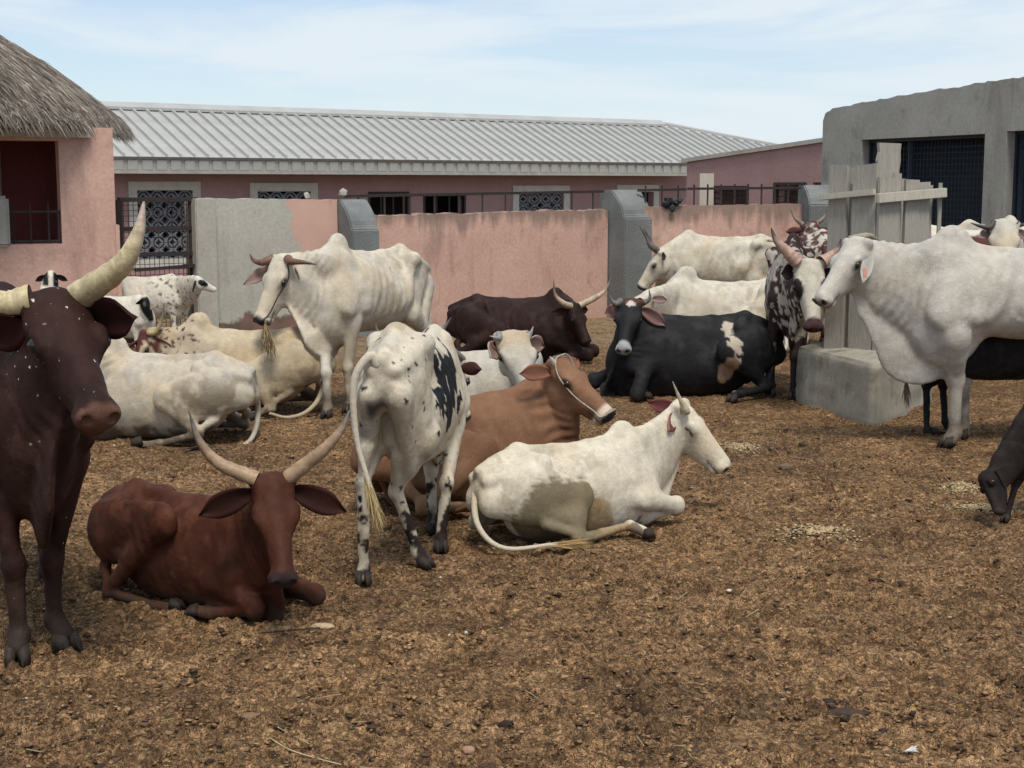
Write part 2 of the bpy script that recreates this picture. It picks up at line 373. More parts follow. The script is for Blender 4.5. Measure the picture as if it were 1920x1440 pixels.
# wall with its window openings
def wrect(pl, x0, x1, y0, y1):
    a = pl.uv(x0, y0); b = pl.uv(x1, y1); return [a[0], b[0], min(a[1], b[1]), max(a[1], b[1])]
wins = [wrect(BW, 256, 364, 357, 482), wrect(BW, 482, 583, 359, 440), wrect(BW, 694, 764, 364, 430), wrect(BW, 797, 870, 368, 430), wrect(BW, 972, 1056, 362, 420), wrect(BW, 1166, 1224, 360, 410)]
zw = (zE+.05)
us = [BW.uv(150, 400)[0], BW.uv(1330, 400)[0]]+[w for r in wins for w in r[:2]]; zs = [0, zw]+[w for r in wins for w in r[2:]]
cells(MB(), BW, us, zs, rects_hole(wins), 0, -.18).build('wall', PINK_F, lb)
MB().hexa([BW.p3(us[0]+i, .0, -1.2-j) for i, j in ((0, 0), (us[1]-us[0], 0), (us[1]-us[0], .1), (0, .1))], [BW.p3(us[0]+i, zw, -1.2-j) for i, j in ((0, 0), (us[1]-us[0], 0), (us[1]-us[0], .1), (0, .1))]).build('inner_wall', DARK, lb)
# surrounds, breeze blocks, bars
def frame_part(pl, r, w, d, name, mat, par, wb=None, proud=.03):
    a, b, c, e = r; m = MB(); wb = w if wb is None else wb
    cells(m, pl, [a-w, a, b, b+w], [c-wb, c, e, e+w] if wb > 0 else [c, e, e+w], rects_hole([(a, b, c, e)]), proud, -d)
    return m.build(name, mat, par)
def breeze_mesh(w):
    m = MB(); t = .055
    oc = [(math.cos(R(22.5+45*i))*w*.43, math.sin(R(22.5+45*i))*w*.43) for i in range(8)]
    sq = []
    for i in range(8):
        x, z = oc[i]; k = max(abs(x), abs(z)); sq.append((x/k*w*.495, z/k*w*.495))
    V = []; 
    for y in (-t, t): V += [(x, y, z) for x, z in oc]+[(x, y, z) for x, z in sq]
    F = []
    for i in range(8):
        j = (i+1) % 8; F += [(i, 8+i, 8+j, j), (16+j, 24+j, 24+i, 16+i), (i, j, 16+j, 16+i), (8+i, 24+i, 24+j, 8+j)]
    m.add(V, F)
    for a, b in (((-.43, 0), (0, .43)), ((0, .43), (.43, 0)), ((.43, 0), (0, -.43)), ((0, -.43), (-.43, 0))):   # the diamond inside
        m.bar((a[0]*w*.72, 0, a[1]*w*.72), (b[0]*w*.72, 0, b[1]*w*.72), w*.13, .08, up=(0, 1, 0))
    me = m.mesh('breeze_block'); me.materials.append(BREEZE); return me
def breeze(pl, r, par, w):
    me = breeze_mesh(w); ang = math.atan2(pl.u[1], pl.u[0]); nu = int((r[1]-r[0])/w+.3); nz = int(math.ceil((r[3]-r[2])/w)); w2 = (r[1]-r[0])/nu
    for i in range(nu):
        for j in range(nz):
            c = pl.p3(r[0]+w2*(i+.5), r[3]-w*(j+.5), -.07); o = link('breeze_block', me, BREEZE, par, c-np.array(lb.location)-np.array(par.location)); o.rotation_euler.z = ang; o.scale.x = w2/w
wl = [frame_part(BW, wins[i], .17, .0 + .02, 'window_surround', WHITE, lb) for i in (0, 1, 4, 5)]
for k_, (i, w) in enumerate(((0, .29), (1, .29), (4, .29))): breeze(BW, wins[i], wl[k_], w)
for i in (2, 3):
    r = wins[i]; f = frame_part(BW, r, .05, .1, 'window_frame', IRON, lb, proud=.012)
    for t in (.33, .66): m = MB(); u = r[0]+(r[1]-r[0])*t; m.bar(BW.p3(u, r[2], -.06), BW.p3(u, r[3], -.06), .035); m.build('window_bar', IRON, f)
for i in (1, 5):
    r = wins[i]
    for t in (.3, .6): m = MB(); u = r[0]+(r[1]-r[0])*t; m.bar(BW.p3(u, r[2], -.1), BW.p3(u, r[3], -.1), .04); m.build('window_bar', IRON, lb)
# roof: single sheets side by side, hipped at the right end; u along the eave, w up the slope
uL, uR = e0[0], e1[0]; uE = EP.uv(1640, 306)[0]; hipw = uE-(Pl(EP.a+RUN*EP.q, EP.b).uv(1243, 240)[0]+RUN*EP.b); pitch = .285
def roofpt(u, w, lift=0): return EP.p3(u, zE+w*RISE+lift, -w*RUN)
nsh = int((uE-uL)/pitch)
for i in range(nsh):
    a = uL+i*pitch; b = min(a+pitch, uE)
    wa = min(1, max(0, (uE-a)/hipw)); wb = min(1, max(0, (uE-b)/hipw))
    sag = .006*math.sin(i*2.1); m = MB(); m.hexa([roofpt(a+.004, 0, -.03), roofpt(b-.004, 0, -.03), roofpt(b-.004, wb, -.03), roofpt(a+.004, wa, -.03)], [roofpt(a+.004, 0, sag), roofpt(b-.004, 0, sag), roofpt(b-.004, wb, 0), roofpt(a+.004, wa, 0)])
    rp = m.build('roof_sheet', ROOF, lb); 
    if wa > .05: m = MB(); m.hexa([roofpt(a-.022, 0, -.005), roofpt(a+.022, 0, -.005), roofpt(a+.022, wa, -.005), roofpt(a-.022, wa, -.005)], [roofpt(a-.016, 0, .065), roofpt(a+.016, 0, .065), roofpt(a+.016, wa, .065), roofpt(a-.016, wa, .065)]); m.build('roof_rib', ROOF, rp)
m = MB(); m.hexa([roofpt(uL, .955, .03), roofpt(uE-hipw, .955, .03), roofpt(uE-hipw, 1.03, .03), roofpt(uL, 1.03, .03)], [roofpt(uL, .955, .085), roofpt(uE-hipw, .955, .085), roofpt(uE-hipw, 1.03, .12), roofpt(uL, 1.03, .12)]); m.build('ridge_cap', ROOF, lb)
m = MB(); hp = lambda t, l, k: roofpt(uE-hipw*t+k, t, l); m.hexa([hp(0, .02, -.1), hp(0, .02, .06), hp(1, .03, .06), hp(1, .03, -.1)], [hp(0, .09, -.1), hp(0, .07, .06), hp(1, .11, .06), hp(1, .09, -.1)]); m.build('hip_cap', ROOF, lb)
m = MB(); bk = EP.p3(uE-hipw, zE+RISE, -RUN); m.prism([roofpt(uE-.05, 0, -.04), roofpt(uE-.1-hipw, 1, -.04), EP.p3(uE-.05, zE-.04, -2*RUN)], (0, 0, -.03)); m.build('hip_slope', ROOF, lb)
m = MB(); m.hexa([EP.p3(uL, zE-.05, .0), EP.p3(uR, zE-.05, .0), EP.p3(uR, zE-.05, -.05), EP.p3(uL, zE-.05, -.05)][::-1], [EP.p3(uL, zE+.0, .05), EP.p3(uR, zE+.0, .05), EP.p3(uR, zE+.0, -.05), EP.p3(uL, zE+.0, -.05)][::-1]); m.build('eave_edge', FASC, lb)
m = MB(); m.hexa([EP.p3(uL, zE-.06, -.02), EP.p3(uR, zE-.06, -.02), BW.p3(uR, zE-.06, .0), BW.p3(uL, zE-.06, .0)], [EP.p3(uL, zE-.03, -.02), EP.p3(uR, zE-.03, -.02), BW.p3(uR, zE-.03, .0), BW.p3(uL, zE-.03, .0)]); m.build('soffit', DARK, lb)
fp = .29; nf = int((uR-uL)/fp)
m = MB(); m.box(EP.p3((uL+uR)/2, zE-.17, -.03), (EP.u, EP.n, (0, 0, 1)), ((uR-uL)/2, .012, .125)); m.build('fascia_backing', FASC, lb)
fm = MB(); fm.box((0, 0, 0), ((1, 0, 0), (0, 1, 0), (0, 0, 1)), (.105, .014, .095)); fme = fm.mesh('fascia_panel', bevel=.006); fme.materials.append(FASC); angE = math.atan2(EP.u[1], EP.u[0])
for i in range(nf):
    o = link('fascia_panel', fme, FASC, lb, EP.p3(uL+fp*(i+.5), zE-.155, -.008)-np.array(lb.location)); o.rotation_euler.z = angE
m = MB(); m.box(EP.p3((uL+uR)/2, zE-.285, -.005), (EP.u, EP.n, (0, 0, 1)), ((uR-uL)/2, .03, .032)); m.build('fascia_board', FASC, lb)

# ------------------------------------------------------------------ pink side building
SB = plane2(W(1288, 400, 27.5), W(1545, 400, 24.2))
sb = empty('side_building', SB.at(1410, 345)*np.array([1, 1, 0]), 'pink flat-topped building with grey coping between long building and concrete shed', 'building')
u0, u1 = SB.uv(1288, 300)[0], SB.uv(1548, 300)[0]; zt0, zt1 = SB.uv(1288, 305)[1], SB.uv(1548, 266)[1]
sw = [wrect(SB, 1336, 1399, 353, 395), wrect(SB, 1454, 1508, 347, 395), wrect(SB, 1524, 1552, 342, 352)]
zz = lambda u, z: z if z < zt0-.05 else z + (zt1-zt0)*(u-u0)/(u1-u0)
cells(MB(), SB, [u0, u1]+[w for r in sw for w in r[:2]], [0, zt0]+[w for r in sw for w in r[2:]], rects_hole(sw), 0, -.2, zz).build('wall', PINK_F, sb)
m = MB(); m.hexa([SB.p3(u0-.12, zt0, .05), SB.p3(u1, zt1, .05), SB.p3(u1, zt1, -.3), SB.p3(u0-.12, zt0, -.3)], [SB.p3(u0-.12, zt0+.07, .05), SB.p3(u1, zt1+.07, .05), SB.p3(u1, zt1+.07, -.3), SB.p3(u0-.12, zt0+.07, -.3)]); m.build('coping', CEM_L, sb)
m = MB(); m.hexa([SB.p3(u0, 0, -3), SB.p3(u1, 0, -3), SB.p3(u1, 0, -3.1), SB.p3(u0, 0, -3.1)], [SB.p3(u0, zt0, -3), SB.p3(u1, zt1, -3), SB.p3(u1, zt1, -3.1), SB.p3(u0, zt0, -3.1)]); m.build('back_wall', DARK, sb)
m = MB(); m.hexa([SB.p3(u0, 0, -.2), SB.p3(u0+.2, 0, -.2), SB.p3(u0+.2, 0, -3), SB.p3(u0, 0, -3)], [SB.p3(u0, zt0, -.2), SB.p3(u0+.2, zt0, -.2), SB.p3(u0+.2, zt0, -3), SB.p3(u0, zt0, -3)]); m.build('end_wall', PINK_F, sb)
m = MB(); m.hexa([SB.p3(u0, zt0-.05, -.2), SB.p3(u1, zt1-.05, -.2), SB.p3(u1, zt1-.05, -3), SB.p3(u0, zt0-.05, -3)], [SB.p3(u0, zt0-.02, -.2), SB.p3(u1, zt1-.02, -.2), SB.p3(u1, zt1-.02, -3), SB.p3(u0, zt0-.02, -3)]); m.build('roof_slab', CEM, sb)
for r in sw[:2]:
    f = frame_part(SB, r, .045, .08, 'window_frame', IRON, sb, proud=.012)
    for t in (.33, .66): m = MB(); u = r[0]+(r[1]-r[0])*t; m.bar(SB.p3(u, r[2], -.06), SB.p3(u, r[3], -.06), .03); m.build('window_bar', IRON, f)
    for t in (.3, .55, .8): m = MB(); z = r[2]+(r[3]-r[2])*t; m.bar(SB.p3(r[0], z, -.07), SB.p3(r[1], z, -.07), .015); m.build('window_bar', IRON, f)

# ------------------------------------------------------------------ concrete shed at the right
CB = plane2(W(1548, 400, 21.6), W(1920, 400, 17.6))
cb = empty('concrete_shed', CB.at(1700, 345)*np.array([1, 1, 0]), 'bare grey concrete shed with chipped parapet and wide wire-mesh openings', 'building')
c_u0 = CB.uv(1541, 300)[0]; c_u1 = CB.uv(2150, 300)[0]
o1 = wrect(CB, 1616, 1839, 262, 440); o2 = wrect(CB, 1888, 2070, 246, 440); o1[2] = o2[2] = .75
def ctop(u):
    xs = [CB.uv(x, y) for x, y in ((1541, 238), (1546, 214), (1560, 203), (1600, 196), (1650, 186), (1720, 174), (1790, 163), (1860, 151), (1920, 143), (2150, 108))]
    return float(np.interp(u, [q[0] for q in xs], [q[1] for q in xs]))
uz = sorted(set([c_u0, c_u1, o1[0], o1[1], o2[0], o2[1]]+list(np.linspace(c_u0, c_u0+.35, 7))+list(np.linspace(c_u0+.4, c_u1, 60))))
zb = max(o1[3], o2[3])+.02; jit = np.random.RandomState(3)
jj = {u: .007*jit.randn() for u in uz}
def cz(u, z):
    if z > zb+.05: return zb+(ctop(u)+jj[u]-zb)*(z-zb)/1.0
    if abs(z-o1[3]) < 1e-6 or abs(z-o2[3]) < 1e-6: return z+(0)
    return z
cells(MB(), CB, uz, [0, o1[2], o1[3], o2[3], zb, zb+.5, zb+1.0], rects_hole([o1, o2]), 0, -.24, cz).build('wall', CEM, cb)
m = MB(); m.hexa([CB.p3(c_u0, 0, -.24), CB.p3(c_u0+.22, 0, -.24), CB.p3(c_u0+.22, 0, -4), CB.p3(c_u0, 0, -4)], [CB.p3(c_u0, ctop(c_u0), -.24), CB.p3(c_u0+.22, ctop(c_u0), -.24), CB.p3(c_u0+.22, ctop(c_u0)-.1, -4), CB.p3(c_u0, ctop(c_u0)-.1, -4)]); m.build('end_wall', CEM, cb)
m = MB(); m.hexa([CB.p3(c_u0, zb+.05, -.24), CB.p3(c_u1, zb+.05, -.24), CB.p3(c_u1, zb+.05, -4), CB.p3(c_u0, zb+.05, -4)], [CB.p3(c_u0, zb+.2, -.24), CB.p3(c_u1, zb+.2, -.24), CB.p3(c_u1, zb+.2, -4), CB.p3(c_u0, zb+.2, -4)]); m.build('roof_slab', CEM, cb)
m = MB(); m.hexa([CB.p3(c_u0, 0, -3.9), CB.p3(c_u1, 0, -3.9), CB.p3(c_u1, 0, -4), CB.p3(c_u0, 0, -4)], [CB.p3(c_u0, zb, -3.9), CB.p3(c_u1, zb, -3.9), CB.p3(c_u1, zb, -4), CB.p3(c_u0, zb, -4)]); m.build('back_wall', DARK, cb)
MESHM = plain('blue_black_wire', (.022, .032, .048), .5, .3, 20)
for r in (o1, o2):
    f = frame_part(CB, [r[0]+.04, r[1]-.04, r[2]+.04, r[3]-.04], .035, .16, 'mesh_frame', MESHM, cb, proud=-.12)
    for t in (.06, .35): m = MB(); u = r[0]+(r[1]-r[0])*t; m.bar(CB.p3(u, r[2], -.15), CB.p3(u, r[3], -.15), .05); m.build('mesh_post', MESHM, cb)
    m = MB(); nu = int((r[1]-r[0])/.075)
    for i in range(1, nu): u = r[0]+i*.075; m.bar(CB.p3(u, r[2], -.17), CB.p3(u, r[3], -.17), .009)
    for j in range(1, int((r[3]-r[2])/.075)): z = r[2]+j*.075; m.bar(CB.p3(r[0], z, -.18), CB.p3(r[1], z, -.18), .009)
    tag(m.build('wire_mesh', MESHM, cb), kind='stuff')
    m = MB(); m.hexa([CB.p3(r[0]-.1, r[2]-.1, -.6), CB.p3(r[1]+.1, r[2]-.1, -.6), CB.p3(r[1]+.1, r[2]-.1, -.62), CB.p3(r[0]-.1, r[2]-.1, -.62)], [CB.p3(r[0]-.1, r[3]+.1, -.6), CB.p3(r[1]+.1, r[3]+.1, -.6), CB.p3(r[1]+.1, r[3]+.1, -.62), CB.p3(r[0]-.1, r[3]+.1, -.62)]); m.build('dark_backing', plain('blue_black_backing', (.016, .022, .029), .7, .2, 8), cb)  # near-black sheet added behind the mesh to paint the dark inside

# ------------------------------------------------------------------ yard wall, pillars, railings, gate
WA = plane2(G(400, 643), G(1125, 594))
WB = plane2(G(1195, 593), G(1520, 589.5))
def wall_panel(pl, x0, x1, yt0, yt1, name, label, mat, th=.2, jitter=.008, seed=0, copes=True):
    r = np.random.RandomState(seed); a = pl.uv(x0, yt0); b = pl.uv(x1, yt1); n = max(4, int((b[0]-a[0])/.06)); us = np.linspace(a[0], b[0], n+1)
    zt = a[1]+(b[1]-a[1])*(us-a[0])/(b[0]-a[0]); zt += jitter*r.randn(n+1)*.7 + jitter*2*noise(np.stack([us*2.2, us*0+seed, us*0], 1))
    jz = dict(zip(us, zt)); m = cells(MB(), pl, list(us), [-.05, 1, 2], lambda u, z: False, 0, -th, lambda u, z: z if z < .5 else (jz[u]*(.5 if z < 1.5 else 1)))
    return tag(m.build(name, mat), label, 'wall')
def patch_left(k, col):
    sx = k.n('ShaderNodeSeparateXYZ'); k.l(k.co, sx.inputs[0])
    v = k.math('ADD', sx.outputs[0], k.math('MULTIPLY', k.math('SUBTRACT', k.noise(1.5, 6, .62), .5), 1.5)); v = k.math('ADD', v, k.math('MULTIPLY', sx.outputs[2], .16))
    m1 = k.step(v, .50, .53); low = k.math('ADD', sx.outputs[2], k.math('MULTIPLY', k.noise(2.5, 5), .5)); m2 = k.ramp(low, [(.56, (1, 1, 1)), (.60, (0, 0, 0))])
    pk = k.ramp(k.noise(1.3, 6), [(.3, (.53, .33, .265)), (.7, (.62, .405, .335))]); pk = k.mix(k.math('MULTIPLY', k.step(k.noise(2.4, 6, .7, k.map((1, 1, .4))), .55, .68), .6), pk, (.13, .11, .09))
    col = k.mix(m1, col, pk); low_pk = k.mix(k.step(k.noise(4, 5), .4, .6), (.22, .12, .10), (.13, .10, .08))
    return k.mix(m2, col, low_pk)
CEM_P = mat_plaster('grey_cement_over_pink', (.40, .385, .335), (.50, .48, .42), (.20, .185, .15), .45, patch_left)
wall_panel(WA, 372, 632, 372, 374, 'yard_wall', 'grey cement wall panel with a pink patch behind the standing white bull', CEM_P, seed=2, jitter=.004)
wall_panel(WA, 664, 1140, 405, 393, 'yard_wall', 'long stained pink wall panel between the two buttress pillars', PINK, seed=5, jitter=.012)
wall_panel(WB, 1180, 1516, 388, 382, 'yard_wall', 'pink wall panel behind the standing white cow, right of the middle pillar', PINK, seed=9, jitter=.005)
gp = WA.off(.12)
m = MB(); a = gp.uv(366, 372); b = gp.uv(405, 372); m.box(gp.p3((a[0]+b[0])/2, a[1]/2, -.16), (gp.u, gp.n, (0, 0, 1)), ((b[0]-a[0])/2, .16, a[1]/2)); tag(m.build('gate_post', CEM_L, bevel=.012), 'pale cement gate post beside the iron mesh gate', 'post')
def pillar(pl, x0, x1, ytop, yfront, label, wf=None):
    p = pl.off(.34); f0 = p.uv(x0, yfront); f1 = p.uv(x1, yfront); u0, u1 = f0[0], f1[0]; zf = f0[1]; zt = pl.uv((x0+x1)/2, ytop)[1]
    prof = [(.34, -.05), (.34, zf), (.30, zf+.04)]
    for t in np.linspace(.15, 1, 6): prof.append((.30-.25*t**1.3, zf+.04+(zt-zf-.04)*t**.8))
    prof += [(-.22, zt), (-.22, -.05)]
    m = MB(); m.prism([pl.p3(u0, z, d) for d, z in prof], pl.u*(u1-u0)); return tag(m.build('buttress_pillar', PILLAR, bevel=.015), label, 'pillar', 'buttress pillars of the yard wall')
pillar(WA, 627, 679, 374, 432, 'rough blue-grey buttress pillar behind the white bull\'s hump')
pillar(WA, 1146, 1200, 356, 410, 'rough blue-grey buttress pillar in the middle, left of the standing white cow')
pillar(WB, 1513, 1562, 347, 384, 'rough blue-grey buttress pillar beside the plank box')
def railing(pl, x0, x1, yb, n, ytop, label, tilt=0, spike=False, d=-.1):
    a = pl.uv(x0, ytop); b = pl.uv(x1, ytop+tilt); z0 = pl.uv(x0, yb)[1]-.06
    e = empty('railing', pl.p3(a[0], z0, d), label, 'railing', 'iron railings on the yard wall')
    m = MB(); m.bar(pl.p3(a[0], a[1], d), pl.p3(b[0], b[1], d), .03, .035); m.build('rail', IRON, e)
    for i in range(n):
        t = (i+.5)/n; u = a[0]+(b[0]-a[0])*t; zt = a[1]+(b[1]-a[1])*t; m = MB(); m.bar(pl.p3(u, z0, d), pl.p3(u, zt+(.06 if spike else -.015), d), .022); m.build('bar', IRON, e)
    return e
railing(WA, 655, 1140, 404, 11, 368, 'thin leaning iron railing on the long stained pink wall', -9)
railing(WB, 1198, 1290, 390, 3, 357, 'short iron railing right of the middle pillar', -2, True)
railing(WB, 1292, 1520, 386, 9, 354, 'spiked iron railing along the right pink wall', -2, True)
# gate
gt = WA.off(-.02); ga, gb = gt.uv(222, 376)[0], gt.uv(368, 376)[0]; gz = gt.uv(300, 374)[1]; gz1 = .09
ge = empty('mesh_gate', gt.p3((ga+gb)/2, 0, 0), 'dark iron gate of square wire mesh between hut and cement post', 'gate')
for p, q in (((ga, gz1), (ga, gz)), ((gb-.06, gz1), (gb-.06, gz)), ((ga, gz), (gb, gz)), ((ga, gz1), (gb, gz1)), ((ga, gz-.33), (gb, gz-.33)), ((ga, gz-.62), (gb, gz-.62)), ((ga, gz-.92), (gb, gz-.92))):
    m = MB(); w = .075 if p[0] == q[0] or p[1] in (gz, gz1) else .035; m.bar(gt.p3(*p, .0 if w > .05 else .012), gt.p3(*q, .0 if w > .05 else .012), w, .05); m.build('frame_bar', IRON, ge)
m = MB(); m.bar(gt.p3(ga+.15, gz-.79, .05), gt.p3(gb-.1, gz-.76, .05), .035); m.bar(gt.p3(gb-.2, gz-.76, .05), gt.p3(gb-.05, gz-.76, .05), .07, .04); m.build('bolt', IRON, ge)
m = MB()
for i in range(1, 16): u = ga+(gb-ga)*i/16; m.bar(gt.p3(u, gz1, -.015), gt.p3(u, gz, -.015), .006)
for j in range(1, 26): z = gz1+(gz-gz1)*j/26; m.bar(gt.p3(ga, z, -.02), gt.p3(gb, z, -.02), .006)
tag(m.build('wire_mesh', IRON, ge), kind='stuff')

# ------------------------------------------------------------------ thatched hut
HP = Pl(16.2, .12)
HP = plane2(W(0, 400, 15.3), W(214, 400, 15.75))
hut = empty('thatched_hut', HP.at(60, 400)*np.array([1, 1, 0]), 'round pink hut with shaggy grey thatched roof at the left', 'hut')
hL = HP.uv(-220, 300)[0]; hR = HP.uv(213, 300)[0]; op = wrect(HP, -60, 117, 262, 457); zc = HP.uv(100, 238)[1]
zs_ = [-.05, op[2], op[3], zc]
cells(MB(), HP, [hL, op[0], op[1], hR], zs_, rects_hole([op]), 0, -.3).build('wall', PINK_H, hut)
step = wrect(HP, -220, 215, 376, 700)
m = MB(); m.box(HP.p3(hR+.012, .7, -.14), (HP.u, HP.n, (0, 0, 1)), (.02, .165, .72)); m.build('plinth', PINK_H, hut)
for k_, (d0, d1, u_) in enumerate(((-.3, -2.6, hR-.3), )):
    m = MB(); m.hexa([HP.p3(hR-.3, 0, -.3), HP.p3(hR, 0, -.3), HP.p3(hR-.2, 0, -2.6), HP.p3(hR-.5, 0, -2.6)], [HP.p3(hR-.3, zc, -.3), HP.p3(hR, zc, -.3), HP.p3(hR-.2, zc, -2.6), HP.p3(hR-.5, zc, -2.6)]); m.build('side_wall', PINK_H, hut)
m = MB(); m.hexa([HP.p3(hL, 0, -1.5), HP.p3(hR-.3, 0, -1.5), HP.p3(hR-.3, 0, -1.6), HP.p3(hL, 0, -1.6)], [HP.p3(hL, zc, -1.5), HP.p3(hR-.3, zc, -1.5), HP.p3(hR-.3, zc, -1.6), HP.p3(hL, zc, -1.6)]); m.build('inner_wall', PINK_D, hut)
bm_ = HP.uv(168, 246), HP.uv(-150, 258)
m = MB(); m.box(HP.p3((bm_[0][0]+bm_[1][0])/2, HP.uv(80, 251)[1], .03), (HP.u, HP.n, (0, 0, 1)), (abs(bm_[0][0]-bm_[1][0])/2, .03, .035)); m.build('lintel_board', WHITE, hut)
zr = HP.uv(60, 397)[1]
for p, q in (((op[0], zr), (op[1], zr)), ((op[0], op[2]+.03), (op[1], op[2]+.03)), ((op[1]-.02, op[2]), (op[1]-.02, zr))): m = MB(); m.bar(HP.p3(*p, -.06), HP.p3(*q, -.06), .022); m.build('rail', IRON, hut)
for x in (-30, 25, 58, 92): m = MB(); u = HP.uv(x, 400)[0]; m.bar(HP.p3(u, op[2], -.06), HP.p3(u, zr+.1, -.06), .016); m.build('bar', IRON, hut)
m = MB(); u = HP.uv(8, 420); m.box(HP.p3(u[0]-.02, HP.uv(0, 415)[1], .02), (HP.u, HP.n, (0, 0, 1)), (.07, .05, .26)); tag(m.build('stone_slab', CEM, bevel=.03), 'rough grey stone slab leaning in the hut opening', 'slab')
m = MB(); 
for x in (12, -20): u = HP.uv(x, 300)[0]; m.bar(HP.p3(u, HP.uv(x, 370)[1], -1.2), HP.p3(u, HP.uv(x, 270)[1], -1.2), .05)
for y in (300, 330, 352): m.bar(HP.p3(HP.uv(-60, y)[0], HP.uv(0, y)[1], -1.2), HP.p3(HP.uv(10, y)[0], HP.uv(0, y)[1], -1.2), .05)
m.build('inner_window_frame', WHITE, hut)
# roof: a shaggy dome of thatch
RC = W(-265, 345, 16.4)[:2]
def zroof(r): return np.interp(r, [0, .5, 1.0, 1.5, 2.05, 2.55, 2.74, 2.84], [4.12, 3.98, 3.76, 3.46, 3.12, 2.74, 2.58, 2.49])
RE = 2.84
m = MB(); NA = 64; rad = np.linspace(0.02, RE-.08, 16); V = []; 
for r_ in rad:
    for a in range(NA): V.append((RC[0]+r_*math.cos(a/NA*6.2832), RC[1]+r_*math.sin(a/NA*6.2832), float(zroof(r_))-.07))
for r_ in (RE-.1, 2.2):
    for a in range(NA): V.append((RC[0]+r_*math.cos(a/NA*6.2832), RC[1]+r_*math.sin(a/NA*6.2832), float(zroof(r_))-.07-.08))
F = [(i*NA+a, i*NA+(a+1) % NA, (i+1)*NA+(a+1) % NA, (i+1)*NA+a) for i in range(len(rad)+1) for a in range(NA)]
m.add(V, F); THD = plain('thatch_core', (.10, .085, .07), .95, .4, 20); rfo = m.build('thatch_roof', THD, hut, smooth=True)
def thatch():
    r = np.random.RandomState(2); n = 60000
    rad = RE*np.sqrt(r.rand(n)*.93+.07); ring = r.rand(n) < .22; rad[ring] = RE-.22*r.rand(ring.sum())
    an = -math.pi/2 + (r.rand(n)*2-1)*2.2; L = .20+.20*r.rand(n); L[ring] *= .42
    d = np.stack([np.cos(an), np.sin(an)], 1); an2 = an + .1*r.randn(n)
    r1 = rad+L*.86; z0 = zroof(rad)+.03*r.rand(n)+.02; z1 = np.where(r1 > RE, zroof(RE)-(r1-RE)*.7, zroof(r1)) + .012+.04*r.rand(n)**2
    p0 = np.stack([RC[0]+rad*np.cos(an), RC[1]+rad*np.sin(an), z0], 1); r1 = np.where(r1 > RE, RE+(r1-RE)*.40, r1)
    p1 = np.stack([RC[0]+r1*np.cos(an+.03*r.randn(n)), RC[1]+r1*np.sin(an+.03*r.randn(n)), z1], 1)
    t = np.stack([-np.sin(an), np.cos(an), 0*an], 1); w = (.004+.006*r.rand(n))[:, None]
    nn = np.array([0, 0, .012])
    V = np.stack([p0-t*w, p0+t*w, p1, (p0+p1)/2+nn], 1).reshape(-1, 3); k = np.arange(n)[:, None]*4
    F = np.concatenate([k+np.array([[0, 3, 2]]), k+np.array([[3, 1, 2]])], 0)
    base = np.array([(.25, .215, .185), (.18, .155, .135), (.36, .315, .27), (.10, .085, .073), (.15, .125, .108)])[r.randint(5, size=n)]*(.7+.5*r.rand(n, 1))  # darkest strand colours stand in for shadow between strands
    base *= (1-.35*sst(.15, .5, fbm(p0, 1.6, 3, 2)))[:, None]
    V -= np.array([RC[0], RC[1], 2.3])
    me = new_mesh('thatch_straw', V, F, np.repeat(base, 4, 0)); o = link('thatch_straw', me, vmat('thatch_straw', .9, .15, 60, .2), hut, np.array([RC[0], RC[1], 2.3])-np.array(hut.location)); tag(o, kind='stuff')
thatch()

# ------------------------------------------------------------------ plank box on its concrete base
bl = empty('plinth_block', G(1640, 795), 'rough concrete block carrying the grey plank box', 'block')
c0 = G(1492, 752); c1 = G(1640, 797); c2 = G(1748, 752); c3 = c0+c2-c1; zb_ = .50
m = MB(); nb = 7
def lerp(a, b, t): return a+(b-a)*t
cc = (c0+c1+c2+c3)/4
import bmesh
def rough_block():
    bm = bmesh.new(); V = []
    for z, k in ((-.05, 1), (0.02, 1.), (.43, .99), (.47, .965), (.505, .6), (.53, .0)):
        V.append([bm.verts.new(tuple(lerp(cc, c, k)+np.array([0, 0, z]))) for c in (c1, c2, c3, c0)] if k else None)
    rows = V[:-1]
    for a, b in zip(rows[:-1], rows[1:]):
        for i in range(4): bm.faces.new((a[i], a[(i+1) % 4], b[(i+1) % 4], b[i]))
    bm.faces.new(rows[-1]); bmesh.ops.subdivide_edges(bm, edges=bm.edges[:], cuts=9, use_grid_fill=True)
    P = np.array([v.co[:] for v in bm.verts]); d = .026*fbm(P, 3, 4, 1)+.012*fbm(P, 12, 3, 5)
    for v, q in zip(bm.verts, d): 
        o = Vector((v.co.x-cc[0], v.co.y-cc[1], .2)).normalized(); v.co += o*float(q)
    me = bpy.data.meshes.new('block'); 
    for v in bm.verts: v.co -= Vector(bl.location)
    bmesh.ops.recalc_face_normals(bm, faces=bm.faces); bm.to_mesh(me); bm.free(); me.polygons.foreach_set('use_smooth', np.ones(len(me.polygons), bool)); return me
link('block', rough_block(), BLOCKM, bl)
pf = plane2(W(1552, 640, 12.3), W(1645, 640, 11.9)); pr = plane2(W(1640, 640, 11.92), W(1765, 640, 12.25))
pb = empty('plank_box', cc+np.array([0, 0, .5]), 'box of weathered grey upright planks on the concrete block', 'plank box')
